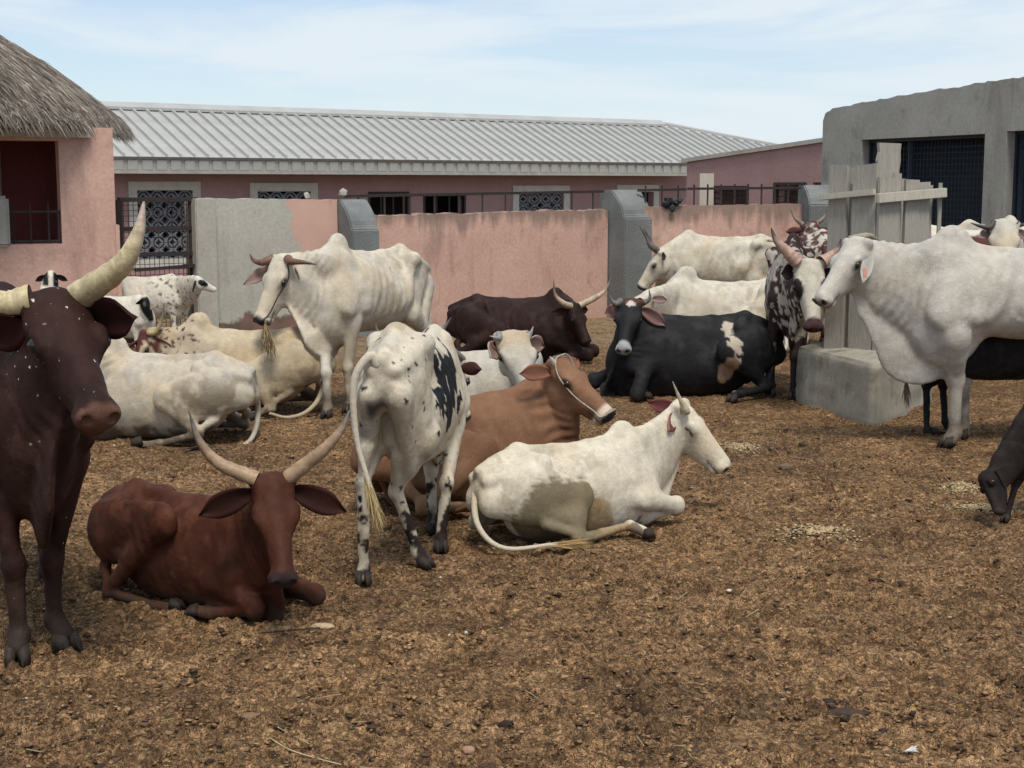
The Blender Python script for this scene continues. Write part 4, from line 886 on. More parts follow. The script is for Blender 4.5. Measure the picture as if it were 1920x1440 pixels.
    # ---- hooves
    if feet:
        for kx, (a_, b_, fe, ho) in J.items():
            if kx in skip: continue
            if only is not None and (np.any(ho < only[0]) or np.any(ho > only[1])): continue
            dr = ho-fe; fw = np.array([dr[0], dr[1], 0]); fw = fw/np.linalg.norm(fw) if np.linalg.norm(fw) > .02 else np.array([1., 0, 0])
            if not lie and kx in legs and len(legs[kx]) == 4 and False: fw = np.array([1., 0, 0])
            sdw = np.cross((0, 0, 1), fw); m = MB(); q = .68 if goat else .84
            for yy in (-1, 1):
                c = ho+sdw*yy*.030*q; c[2] = 0
                ring = [(-.05, -.022), (-.055, .02), (.0, .027), (.06, .018), (.075, .0), (.06, -.016), (.0, -.026)]
                b0 = [c+fw*p*q+sdw*t*q for p, t in ring]; t0 = [c+fw*(p*.62-.006)*q+sdw*(t*.9-yy*.004)*q+np.array([0, 0, (.085-.25*max(p, 0)) * q]) for p, t in ring]
                m.add(b0+t0, [tuple(range(6, -1, -1)), tuple(range(7, 14))]+[(i, (i+1) % 7, 7+(i+1) % 7, 7+i) for i in range(7)])
            me = m.mesh('hoof', bevel=.006); V_ = np.empty(len(me.vertices)*3, np.float32); me.vertices.foreach_get('co', V_); me.vertices.foreach_set('co', V_*s); me.polygons.foreach_set('use_smooth', np.ones(len(me.polygons), bool)); link('hoof', me, HOOF, e)
    # ---- eyes
    if eyes:
        import bmesh as bmm
        for yy in (-1, 1):
            bm = bmm.new(); bmm.ops.create_uvsphere(bm, u_segments=14, v_segments=10, radius=.046*Lh*s); me = bpy.data.meshes.new('eye'); bm.to_mesh(me); bm.free(); me.polygons.foreach_set('use_smooth', np.ones(len(me.polygons), bool))
            link('eye', me, EYE, e, hd(.345, yy*(.197-.030/headw), -.083)*s)
    # ---- ears: cupped leaves; (dir along head frame a,b,c) for left then right
    er = ears or ((-.25, 1, -.25), (-.25, -1, -.25))
    for yy, dv in zip((1, -1), er):
        if dv is None: continue
        b0 = hd(.07, yy*.17, -.14)
        if isinstance(dv[0], str): tipd = pt(dv)-b0; el = np.linalg.norm(tipd); ed = tipd/el
        else: ed = f*dv[0]+sdv*dv[1]+u*dv[2]; ed /= np.linalg.norm(ed); el = ear_size[0]*Lh
        ew = ear_size[1]*Lh*.42; face = (f+u)*np.array([1, 1, .2])+np.array([0, 0, -.1]); face = Rz.T@np.asarray(ear_face, float) if ear_face is not None else face; face -= ed*(face@ed); face /= np.linalg.norm(face); wd_ = np.cross(ed, face)
        nu, nv = 11, 7; Vv = []; Cc = []
        for layer in (0, 1):
            for i in range(nu):
                t = i/(nu-1); wv = ew*(.30+.85*math.sin(math.pi*min(1, t*.93+.04))**.8)*(1 if t < .62 else max(.04, 1-((t-.62)/.38)**2.2))
                for j in range(nv):
                    q = (j/(nv-1)*2-1); cup = .38*ew*(1-t*.4)*(q*q-.35)
                    p = b0+ed*el*t+wd_*wv*q+face*(cup-.05*ew*t) + np.array([0, 0, -.05*el*t*t])
                    if layer: p = p-face*(.012+.05*el*(1-t)*(1-q*q)**.5*(t < .99))
                    Vv.append(p*s); Cc.append(np.array(ear_cols[layer == 0])*(1 if layer else (.75+.35*abs(q))))
        Vv = np.array(Vv); n_ = nu*nv; Fq = []
        for i in range(nu-1):
            for j in range(nv-1):
                a = i*nv+j; Fq += [(a, a+nv, a+nv+1, a+1), (n_+a, n_+a+1, n_+a+nv+1, n_+a+nv)]
        for i in range(nu-1): Fq += [(i*nv, n_+i*nv, n_+(i+1)*nv, (i+1)*nv), (i*nv+nv-1, (i+1)*nv+nv-1, n_+(i+1)*nv+nv-1, n_+i*nv+nv-1)]
        for j in range(nv-1): a = (nu-1)*nv+j; Fq += [(a, n_+a, n_+a+1, a+1)]
        tree_obj('ear', Vv, Fq, SKIN, e, np.array(Cc))
    # ---- horns: list of point lists, head frame or ('w', px, py, Y)
    for hp_ in horns:
        P = spline([pt(p) if isinstance(p[0], str) else hd(*p) for p in hp_], 26); t = np.linspace(0, 1, 26)
        rd = horn_r*(1-.92*t**1.25)*(1+.05*np.sin(t*60)*(t < .5)); tv, tf = tube(P, rd, 14)
        c0_, c1_ = np.array(horn_cols[0]), np.array(horn_cols[1]); w_ = sst(.45, .95, t); cc_ = np.repeat(c0_[None]*(1-w_[:, None])+c1_[None]*w_[:, None], 14, 0)
        tree_obj('horn', tv*s, tf, HORN, e, cc_*(.85+.3*r.rand(26).repeat(14)[:, None]))
    return e, hd, s, Rz, root, toL

# ------------------------------------------------------------------ coats
def lerpc(C, col, w): return C*(1-w[:, None])+np.array(col)[None]*w[:, None]
def muzzle(T, C, col, a=.86, b=.93): return lerpc(C, col, T.isH*sst(a, b, T.hx+.06*T.hz+.02*noise(T.V*30)))
def eye_ring(T, C, col=(.02, .015, .013), rad=.085, w=.9):
    d = np.sqrt(((T.hx-.345)/1.25)**2+((np.abs(T.hy)-.185)/1.2)**2+((T.hz+.085)/.8)**2); C = lerpc(C, col, (.25 if T.closed else 1)*w*sst(rad, rad*.45, d)*(T.hx > .2))
    if T.closed: C = lerpc(C, (.012, .01, .01), .95*sst(.020, .008, np.abs(T.hz+.105+.9*(T.hx-.345)**2*4))*sst(.085, .06, np.abs(T.hx-.345))*sst(.09, .13, np.abs(T.hy)))
    d = np.sqrt((T.hx-.985)**2+(np.abs(T.hy)-.066)**2+(T.hz+.085)**2); return lerpc(C, (.012, .008, .008), sst(.055, .028, d))
def mouth(T, C, col=(.03, .02, .018)): return lerpc(C, col, .8*T.isH*sst(.02, .008, np.abs(T.hz+.185))*sst(.70, .76, T.hx)*(T.hx < .985))
def muddy(T, C, top=.32, col=(.075, .05, .034), w=.85):
    n = fbm(T.V, 7, 3, T.seed); return lerpc(C, col, w*sst(top, top*.35, T.zr+.12*n))
def white_coat(base=(.58, .52, .42), cream=(.46, .36, .23), grey=(.36, .35, .33), g=.35, dirt=.45, dirtc=(.20, .155, .09), lie=False, muz=(.03, .03, .033), head_grey=0, mud=.3, muda=.8, ma=.88):
    def f(T):
        n1, n2, n3 = fbm(T.V, 2.3, 4, T.seed), fbm(T.V, 4.1, 4, T.seed+9), fbm(T.V, 13, 3, T.seed+3)
        C = np.repeat(np.array(base)[None], len(T.V), 0)*(1+.10*n3[:, None]); C = lerpc(C, cream, .5*sst(-.1, .6, n1)); C = lerpc(C, grey, g*sst(.0, .6, n2))
        front = sst(.25, .6, T.x)*(1-.6*T.isH); C = lerpc(C, grey, head_grey*front*(.7+.5*n2))
        if dirt:
            if lie: w = sst(.20, .02, T.zr)*.7+1.1*sst(.05, .5, n2+.6*sst(-.1, -.4, T.x)-.25)*sst(.62, .35, T.zr)*sst(.12, .25, np.abs(T.y))
            else: w = sst(.25, -.15, n2)*sst(.80, .55, T.z)*.7
            C = lerpc(C, dirtc, dirt*np.clip(w, 0, 1))
        n5 = fbm(T.V, 6.5, 4, T.seed+21); C = lerpc(C, (.27, .215, .14), .40*sst(.18, .45, n5)*sst(.75, -.3, T.x)*(1-T.isH))
        C = lerpc(C, (.30, .245, .17), .25*T.na*sst(-.2, .4, noise(T.V*np.array([16, 16, 5]))))
        C = muddy(T, C, mud*(.45 if lie else 1), w=muda); C = eye_ring(T, C); C = mouth(T, C); C = C*(1+.10*noise(T.V*np.array([24, 24, 10]))[:, None])
        return muzzle(T, C, muz, ma, ma+.05)
    return f
def dark_coat(base=(.020, .0085, .007), hi=(.040, .017, .013), muz=(.035, .022, .022), mud=.35, mudc=(.034, .025, .02), ma=.86, specks=0, face=None, mw=.7):
    def f(T):
        n1, n2 = fbm(T.V, 3, 4, T.seed), fbm(T.V, 10, 3, T.seed+4)
        C = np.repeat(np.array(base)[None], len(T.V), 0); C = lerpc(C, hi, np.clip(.5+.6*n1+.25*n2, 0, 1))
        n3 = fbm(T.V, 7, 4, T.seed+11); C = lerpc(C, np.array(hi)*1.45+np.array([.009, .007, .005]), .5*sst(.12, .5, n3)*(1-.8*T.isH)); C = C*(1+.16*noise(T.V*np.array([22, 22, 8]))[:, None])
        if specks:
            T.fleck = np.clip(T.isH*sst(.95, .7, T.hx)+.5*sst(.2, .5, T.x)*sst(.0, .3, noise(T.V*4)), 0, 1)*sst(-.3, .0, noise(T.V*6+1))
        C = muddy(T, C, mud, mudc, mw); C = eye_ring(T, C, w=.7); C = mouth(T, C); C = muzzle(T, C, muz, ma, ma+.05)
        if face: C = face(T, C)
        return C
    return f
# ------------------------------------------------------------------ the herd
LIE = 'lie'
# 1 dark maroon cow standing at the left edge
beast('standing_cow', 'dark maroon long-horned cow standing at the left edge, white flecks on its face', 'cow', ((.45, 0), (80, 1222)), -66, 1.10,
      dict(poll=('w', 105, 548, 5.45), muz=('r', 197, 770, 1), L=.57), dark_coat(specks=(30, .60), muz=(.115, .058, .042), ma=.90), h=.0125, hump=(.12, .06, .03), dew=.45, slim=.88, headw=1.16, neck_r=1.1, horn_r=.050,
      horns=[[(0, .12, -.04), ('w', 225, 500, 5.40), ('w', 258, 440, 5.38), ('w', 270, 378, 5.40)], [(0, -.12, -.04), ('w', 0, 566, 5.40), ('w', -70, 520, 5.4), ('w', -110, 430, 5.4)]], horn_cols=((.52, .44, .27), (.40, .31, .27)),
      ears=(('w', 252, 592, 5.42), ('w', -30, 640, 5.45)), ear_size=(.42, .27), ear_cols=((.026, .011, .009), (.042, .015, .013)), seed=1,
      legs={'fl': [None, ('w', 97, 1045, 5.75), ('w', 102, 1160, 5.78), ('w', 125, 1200, 5.72)], 'fr': [None, ('w', 26, 1060, 5.62), ('w', 35, 1190, 5.62), ('w', 32, 1225, 5.55)]}, tail=False)
# 2 red cow lying in front
beast('lying_cow', 'red-brown long-horned cow lying in the left foreground, facing the camera', 'cow', ((.82, 0), (530, 1165)), -36, .70,
      dict(poll=('w', 512, 893, 5.92), muz=('r', 535, 1092, 1), L=.68), dark_coat((.046, .0145, .0085), (.086, .029, .0165), (.030, .019, .019), .12, (.06, .04, .028), .87), LIE, .0115, hump=(.12, .05, .02), dew=.6, horn_r=.047, sink=.08, headw=1.05, hdp=1.0, thick=1.1,
      horns=[[(0, .13, -.04), ('w', 605, 845, 5.92), ('w', 640, 805, 5.92), ('w', 656, 768, 5.94)], [(0, -.13, -.04), ('w', 410, 868, 5.92), ('w', 373, 825, 5.90), ('w', 354, 770, 5.90)]], horn_cols=((.36, .25, .16), (.13, .125, .125)),
      ears=(('w', 650, 955, 5.95), ('w', 372, 962, 5.90)), ear_size=(.42, .24), ear_cols=((.05, .016, .010), (.036, .013, .010)), seed=2, eyes=False,
      legs={'fr': [(.42, -.19, .24), ('w', 478, 1140, 6.10), ('w', 395, 1150, 6.2), ('w', 362, 1145, 6.2)], 'fl': [(.45, .17, .24), ('w', 592, 1115, 6.35), (.4, .3, .06), (.3, .3, .05)],
            'hr': [('w', 303, 978, 6.28), ('w', 203, 1108, 6.48), ('w', 295, 1138, 6.36), ('w', 332, 1142, 6.30)]}, tail=[(-.80, 0, .50), ('w', 195, 1050, 7.0), ('w', 172, 1090, 6.9), ('w', 190, 1128, 6.75)], tuft=None)
# 3 white cow with black flecks seen from behind
def pied(T):
    C = white_coat(mud=.05, dirt=.25)(T); n = noise(T.V*np.array([13, 13, 7])+3)+.35*noise(T.V*31); reg = sst(-.42, -.15, T.x)*sst(.42, .2, T.x)*sst(.62, .74, T.z)*sst(.08, .2, -T.y+.3*(T.z-.95))*sst(1.26, 1.12, T.z)
    C = lerpc(C, (.012, .013, .017), sst(.40, .46, n*.95+reg*1.0-.22)); C = lerpc(C, (.012, .012, .015), sst(.62, .68, noise(T.V*17+8)+.15*(T.zr < .6)))
    n2 = noise(T.V*np.array([16, 16, 9])+1)+.3*noise(T.V*40); C = lerpc(C, (.025, .018, .016), sst(.05, .25, n2+.75*sst(.5, .2, T.zr)-.6)*(T.zr < .55)); C = muddy(T, C, .13, (.03, .02, .018), 1.0)
    dk = sst(.065, .03, np.abs(T.y-.035+.02*noise(T.V*14)))*sst(-.72, -.8, T.x)*sst(.62, .75, T.z)*sst(1.06, .98, T.z); return lerpc(C, (.03, .027, .03), .9*dk)
beast('standing_cow', 'white cow with black flecks on its flank, standing with its rump to the camera', 'cow', ((-.62, 0), (738, 1086)), 80, .86,
      dict(poll=(1.15, .05, 1.02), muz=(1.35, .0, .62), L=.46), pied, h=.0115, hump=(.12, .05, .05), dew=.6, slim=.80, belly=.92, horn_r=.03, seed=3, rump_z=.12, hookf=.9,
      horns=[[(0, .14, -.03), ('w', 720, 640, 8.0), ('w', 708, 622, 8.0), ('w', 704, 606, 8.0)], [(0, -.14, -.03), ('w', 815, 628, 7.95), ('w', 832, 615, 7.95), ('w', 846, 595, 7.95)]], horn_cols=((.20, .18, .16), (.10, .10, .10)), ear_cols=((.05, .02, .02), (.12, .05, .05)),
      legs={'hl': [(-.44, .135, .76), ('w', 681, 905, 6.80), ('w', 681, 1065, 6.78), ('w', 681, 1092, 6.70)], 'hr': [(-.42, -.145, .76), ('w', 742, 920, 6.98), ('w', 784, 1035, 7.02), ('w', 798, 1060, 7.0)],
            'fr': [None, ('w', 838, 905, 7.38), ('w', 826, 1010, 7.36), ('w', 827, 1035, 7.32)], 'fl': [None, ('w', 808, 880, 7.78), ('w', 810, 980, 7.75), ('w', 812, 1004, 7.72)]},
      tail=[(-.80, .03, 1.22), ('w', 692, 668, 6.62), ('w', 664, 716, 6.60), ('w', 668, 820, 6.6), ('w', 694, 915, 6.58)], tuft=((.42, .32, .16), 170))
# 4 white cow lying, right of it
def stained(T):
    C = white_coat((.60, .54, .435), lie=True, dirt=.15, muz=(.11, .035, .035), mud=.12, g=.2, ma=.945)(T)
    d = np.sqrt(((T.x+.34)/.36)**2+((T.z-.82)/.26)**2)+.22*fbm(T.V, 5, 3, 2)+.10*noise(T.V*np.array([30, 30, 60])); C = lerpc(C, (.15, .118, .066), .9*sst(1.05, .85, d)*(T.y < -.05))
    d = np.sqrt(((T.x-.02)/.16)**2+((T.z-.66)/.22)**2)+.25*fbm(T.V, 6, 3, 5); return lerpc(C, (.24, .15, .06), .7*sst(1.1, .8, d)*(T.y < -.05))
def slit(T, C): return C
beast('lying_cow', 'white cow with olive-stained haunch lying right of centre, eyes closed', 'cow', ((-.35, -.35), (1058, 1028)), 34, .765,
      dict(poll=('w', 1283, 752, 8.35), muz=('r', 1378, 874, 1), L=.61), stained, LIE, .0115, hump=(.17, .075, .07), dew=.7, horn_r=.033, sink=.13, seed=4, eyes=False,
      horns=[[(.02, -.13, .0), ('w', 1288, 772, 8.22), ('w', 1274, 746, 8.2), ('w', 1261, 715, 8.18)]], horn_cols=((.42, .36, .25), (.40, .35, .28)), ears=(('w', 1214, 752, 8.5), ('w', 1256, 804, 8.12)), ear_cols=((.30, .16, .13), (.16, .05, .05)), ear_size=(.30, .20), ear_face=(.3, -1, -.1),
      legs={'hr': [(-.20, -.28, .32), ('w', 1085, 1012, 7.38), ('w', 1180, 985, 7.62), ('w', 1215, 1000, 7.62)], 'fr': [(.44, -.20, .22), ('w', 1268, 948, 7.98), ('w', 1212, 968, 7.92), ('w', 1185, 972, 7.9)]},
      tail=[(-.80, 0, .52), ('w', 890, 915, 7.45), ('w', 896, 985, 7.34), ('w', 945, 1028, 7.28), ('w', 1045, 1020, 7.3)], tuft=((.45, .30, .13), 70))
# 5 brown cow lying with a halter
def brown(T):
    n1, n2 = fbm(T.V, 3, 4, 5), fbm(T.V, 9, 3, 7); C = np.repeat(np.array([[.165, .082, .046]]), len(T.V), 0); C = lerpc(C, (.25, .135, .080), np.clip(.4+.7*n1+.3*n2, 0, 1)); C = lerpc(C, (.15, .075, .045), .5*sst(.3, .6, T.x)*(1-T.isH)); C = lerpc(C, (.36, .22, .12), .6*sst(.35, .1, T.zr)); C = muddy(T, C, .1)
    C = lerpc(C, (.55, .45, .36), T.isH*sst(.80, .86, T.hx)); C = eye_ring(T, C, w=.9); C = mouth(T, C); return lerpc(C, (.035, .03, .03), T.isH*sst(.92, .95, T.hx+.12*(T.hz+.1))*(T.hz > -.16))
E_, hd_, s_, Rz_, ro_, _ = beast('lying_cow', 'brown cow lying behind the white one, rope halter across its face', 'cow', ((-.35, -.35), (868, 968)), 36, .96,
      dict(poll=('w', 1052, 670, 8.75), muz=('r', 1156, 775, 1), L=.51), brown, LIE, .0125, hump=(.15, .07, .03), dew=.9, sink=.12, seed=5, wrinkle=.010, ribs=.006, horns=[[(.03, -.15, -.04), (-.02, -.23, .03)]], horn_r=.022, horn_cols=((.5, .47, .42), (.5, .47, .42)),
      ears=((-.3, 1, .1), ('w', 975, 697, 8.55)), ear_cols=((.26, .11, .05), (.20, .09, .06)), ear_size=(.40, .21), ear_face=(0, -1, .2), tail=[(-.8, 0, .5), ('w', 745, 950, 8.3), ('w', 830, 962, 8.1), ('w', 890, 945, 8.0)], tuft=None)
m = MB(); rp_ = [hd_(*p)*s_ for p in ((.0, .02, .05), (.02, -.13, .01), (.2, -.195, -.08), (.5, -.165, -.13), (.8, -.125, -.11), (.92, -.12, -.10), (.95, .0, .02), (.9, .12, -.09), (.5, .165, -.13), (.2, .195, -.08), (.02, .13, .01), (.0, .02, .05))]
tv, tf = tube(spline(rp_, 60), np.full(60, .0042), 7); link('halter_rope', new_mesh('halter_rope', tv, tf, smooth=True), ROPE, E_)
# 6 grey-white young bull behind it
def greyw(T):
    C = white_coat((.46, .43, .375), (.42, .36, .27), (.29, .29, .28), .5, 0, head_grey=.35, mud=.05)(T); return lerpc(C, (.42, .30, .17), .6*T.isH*sst(.45, .1, T.hx)*sst(-.2, 0, T.hz+.1))
beast('lying_cow', 'grey-white young cow with stubby grey horns lying behind the brown haltered one', 'cow', ((.4, 0), (962, 838)), -6, .90,
      dict(poll=('w', 962, 622, 9.7), muz=('r', 1003, 735, 1), L=.58), greyw, LIE, .015, hump=(.17, .08, .10), horn_r=.030, seed=6, headw=1.3, sink=.02,
      horns=[[(0, -.14, -.04), ('w', 935, 634, 9.62), ('w', 918, 630, 9.6)], [(0, .14, -.04), ('w', 993, 628, 9.75), ('w', 1000, 612, 9.75)]], horn_cols=((.22, .22, .21), (.30, .29, .27)), ears=((-.2, 1, -.4), ('w', 922, 668, 9.55)), ear_cols=((.48, .45, .40), (.26, .17, .145)), ear_size=(.30, .26), tail=False)
# 7 white cow lying behind the dark one
beast('lying_cow', 'white cow with floppy hump and dirty haunch lying behind the dark standing cow', 'cow', ((-.4, .38), (358, 838)), 172, .87,
      dict(poll=('w', 140, 620, 10.6), muz=(1.35, .25, .55), L=.46), white_coat((.49, .435, .35), lie=True, dirt=.85, dirtc=(.19, .15, .10), head_grey=.5, g=.45), LIE, .0145, hump=(.20, .07, .12), hump_x=.42, dew=1.0, sink=.06, seed=7, wrinkle=.008,
      legs={'hl': [(-.18, .28, .38), ('w', 372, 815, 10.4), ('w', 300, 832, 10.45), ('w', 258, 838, 10.4)], 'fl': [(.42, .17, .24), ('w', 170, 815, 11.0), ('w', 225, 820, 10.9), ('w', 252, 824, 10.9)]},
      tail=[(-.80, 0, .58), ('w', 484, 770, 10.75), ('w', 470, 825, 10.6), ('w', 430, 842, 10.45), ('w', 385, 842, 10.3)], tuft=((.05, .04, .035), 60), extra=lambda F, Z, hd, pt: F.ell(pt(('w', 292, 682, 10.7)), (.10, .05, .08), .06))
# 8 tan-white cow lying, red head
def tanw(T):
    C = white_coat((.48, .40, .285), (.39, .28, .15), (.28, .24, .19), .4, .6, (.17, .13, .085), True)(T); q = noise(T.V*26+2); C = lerpc(C, (.09, .03, .022), sst(.30, .38, q)*sst(.28, .45, T.x)*(1-T.isH)*sst(.5, .62, T.z)); w = T.isH*sst(.2, .32, fbm(T.V, 3, 2, 1)+.55+.25*noise(T.V*30)); return lerpc(C, (.10, .035, .028), w)
beast('lying_cow', 'tan-white cow with red-brown head lying just behind the floppy-humped one', 'cow', ((-.4, .38), (520, 783)), 176, .89,
      dict(poll=('w', 268, 622, 12.05), muz=('r', 240, 720, 1), L=.46), tanw, LIE, .016, hump=(.17, .075, .13), dew=1, seed=8, sink=.02, horns=[[(0, .13, -.04), ('w', 292, 622, 12.0), ('w', 303, 600, 12.0), ('w', 308, 568, 12.0)]], horn_r=.032, horn_cols=((.36, .27, .14), (.15, .12, .08)),
      ears=(('w', 331, 658, 12.0), ('w', 225, 655, 12.0)), ear_cols=((.10, .035, .028), (.09, .028, .025)), ear_size=(.42, .2), legs={'hl': [(-.18, .28, .38), ('w', 508, 765, 11.75), ('w', 480, 778, 11.6), ('w', 470, 780, 11.55)]},
      tail=[(-.80, 0, .6), ('w', 604, 732, 11.9), ('w', 578, 770, 11.75), ('w', 540, 783, 11.7), ('w', 505, 775, 11.65)], tuft=None)
# 9 white bull standing
E_, hd_, s_, Rz_, ro_, toL_ = beast('standing_cow', 'big white humped bull standing before the cement wall, straw in its mouth', 'bull', ((.46, 0), (632, 768)), -118, 1.04,
      dict(poll=('w', 522, 482, 11.9), muz=('r', 474, 604, 1), L=.55), white_coat((.58, .52, .425), head_grey=.15, dirt=.55), h=.0155, hump=(.20, .095, .115), hump_x=.46, dew=1.6, bz=.90, ribs=.006, seed=9, neck_r=1.1, horn_r=.036, headw=1.18,
      horns=[[(0, .14, -.04), ('w', 545, 490, 11.8), ('w', 570, 492, 11.75), ('w', 593, 496, 11.75)], [(0, -.14, -.04), ('w', 492, 492, 11.95), ('w', 476, 488, 12.0), ('w', 468, 476, 12.0)]], horn_cols=((.16, .085, .06), (.10, .07, .05)), ears=(('w', 553, 540, 11.9), ('w', 456, 530, 12.0)), ear_cols=((.52, .47, .40), (.30, .20, .165)), ear_size=(.30, .19), ear_face=(-.5, -1, 0), wrinkle=.011,
      legs={'fl': [None, ('w', 652, 690, 12.0), ('w', 655, 762, 12.0), ('w', 652, 772, 11.95)], 'fr': [None, ('w', 612, 700, 11.75), ('w', 615, 764, 11.72), ('w', 612, 775, 11.66)]}, tail=[(-.80, 0, 1.12), ('w', 787, 500, 13.0), ('w', 790, 560, 13.0), ('w', 783, 625, 13.0)])
rp_ = [hd_(*p)*s_ for p in ((.02, .15, -.02), (.25, .185, -.12), (.55, .15, -.10), (.8, .12, -.10), (.93, .10, -.06))]; tv, tf = tube(spline(rp_, 30), np.full(30, .006), 6); link('nose_rope', new_mesh('nose_rope', tv, tf, smooth=True), IRON, E_)
r_ = np.random.RandomState(3); q0 = W(497, 604, 11.62); hv, hf = strands(q0, q0+np.array([.03, 0, -.28]), 160, .035, None, r_, .005); hc_ = np.array([(.30, .22, .12), (.16, .11, .07), (.42, .33, .2)])[r_.randint(3, size=len(hv))]
hm = MB(); o = link('hay_wisp', new_mesh('hay_wisp', np.array(hv)-q0, hf, hc_), HAIRM, None, q0); tag(o, 'brown wisp of hay hanging from the white bull\'s mouth', 'hay')
# 10 dark brown lying near the wall
beast('lying_cow', 'dark brown cow with lyre-shaped pale horns lying by the pink wall', 'cow', ((.0, -.3), (965, 680)), -12, .95,
      dict(poll=('w', 1080, 572, 15.2), muz=('r', 1108, 642, 1), L=.46), dark_coat((.015, .0075, .007), (.030, .014, .012), mud=.06), LIE, .019, hump=(.15, .07, .10), sink=.08, seed=10, horn_r=.038,
      horns=[[(0, .12, -.04), ('w', 1118, 557, 15.3), ('w', 1136, 542, 15.35), ('w', 1148, 514, 15.4)], [(0, -.12, -.04), ('w', 1056, 568, 15.1), ('w', 1041, 552, 15.1), ('w', 1038, 526, 15.1)]], horn_cols=((.46, .36, .25), (.10, .08, .07)), ears=((-.2, 1, -.3), (-.2, -1, -.3)), ear_cols=((.035, .014, .013), (.05, .02, .018)), tail=False)
# 11 black cow lying, pale patch on the thigh
def blackp(T):
    C = dark_coat((.010, .010, .012), (.020, .020, .022), mud=.02)(T); n = fbm(T.V, 7, 4, 3)
    d = np.sqrt(((T.x+.33)/.075)**2+((T.zr-.46)/.13)**2)+.75*n; C = lerpc(C, (.48, .42, .35), sst(1.0, .9, d)*(T.y > .02)); d = np.sqrt(((T.x+.28+.2*(T.zr-.25))/.075)**2+((T.zr-.24)/.14)**2)+.4*n; C = lerpc(C, (.33, .22, .145), sst(1.0, .85, d)*(T.y > .02))
    C = lerpc(C, (.10, .045, .025), .8*T.isH*sst(.14, .0, T.hx)); d = np.sqrt((T.hx-.1)**2+(T.hy-.02)**2)+.03*noise(T.V*50); C = lerpc(C, (.55, .5, .45), T.isH*sst(.07, .05, d)*(T.hz > -.12))
    C = lerpc(C, (.33, .33, .33), T.isH*sst(.80, .86, T.hx+.1*(T.hz+.1))); return lerpc(C, (.02, .02, .022), sst(.055, .028, np.sqrt((T.hx-.985)**2+(np.abs(T.hy)-.066)**2+(T.hz+.085)**2)))
beast('lying_cow', 'black cow with grey muzzle and pale thigh patch lying left of the plank box', 'cow', ((-.2, .36), (1350, 748)), 186, 1.02,
      dict(poll=('w', 1181, 562, 12.85), muz=('r', 1166, 655, 1), L=.52), blackp, LIE, .0165, hump=(.14, .06, .02), sink=.09, seed=11, horn_r=.034, dew=1.1,
      horns=[[(0, -.13, -.04), ('w', 1155, 570, 12.85), ('w', 1147, 563, 12.85), ('w', 1142, 551, 12.85)], [(0, .13, -.04), ('w', 1206, 568, 12.9), ('w', 1218, 560, 12.9), ('w', 1217, 543, 12.9)]], horn_cols=((.13, .125, .12), (.12, .115, .11)), ears=(('w', 1249, 608, 12.85), ('w', 1134, 587, 12.9)), ear_cols=((.05, .045, .045), (.27, .15, .14)), ear_size=(.38, .24),
      legs={'hl': [(-.30, .27, .40), ('w', 1440, 728, 12.9), ('w', 1390, 738, 12.6), ('w', 1372, 742, 12.5)], 'fl': [(.42, .2, .26), ('w', 1195, 738, 12.6), (.5, .3, .06), (.42, .3, .05)]}, tail=False)
# 12 white cow lying behind the black one
beast('lying_cow', 'white humped cow lying between the black cow and the standing one by the wall', 'cow', ((-.2, .36), (1400, 668)), 182, 1.02,
      dict(poll=('w', 1218, 545, 15.6), muz=('w', 1160, 575, 15.5), L=.46), white_coat((.56, .515, .43), lie=True, dirt=.6, mud=.1), LIE, .019, hump=(.17, .08, .14), seed=12, ears=((-.6, 1, -.2), (-.6, -1, -.2)), ear_cols=((.5, .46, .4), (.36, .25, .22)), tail=[(-.80, 0, .6), ('w', 1476, 620, 15.8), ('w', 1472, 655, 15.6), ('w', 1440, 668, 15.5)], tuft=None)
# 13 white cow standing by the wall
beast('standing_cow', 'lean white cow with an upcurved dark horn standing along the right pink wall', 'cow', ((0, 0), (1350, 626)), 178, .97,
      dict(poll=('w', 1232, 470, 18.2), muz=('r', 1190, 540, 1), L=.54), white_coat((.57, .52, .425), g=.3, dirt=.55, mud=.2), h=.021, hump=(.12, .06, .09), hump_x=.46, seed=13, horn_r=.042, slim=.86, dew=.9, ribs=.011, bz=.93,
      horns=[[(0, .1, 0), ('w', 1219, 460, 18.1), ('w', 1212, 445, 18.1), ('w', 1199, 424, 18.1)], [(0, -.1, 0), ('w', 1222, 458, 18.4), ('w', 1216, 444, 18.4), ('w', 1207, 428, 18.4)]], horn_cols=((.13, .11, .10), (.05, .045, .04)), ears=(('w', 1248, 478, 18.0), ('w', 1250, 464, 18.4)), ear_cols=((.45, .42, .36), (.10, .08, .075)), ear_size=(.3, .2),
      tail=[(-.80, 0, 1.12), ('w', 1436, 450, 18.2), ('w', 1444, 490, 18.2), ('w', 1442, 540, 18.2)], tuft=((.16, .11, .06), 60))
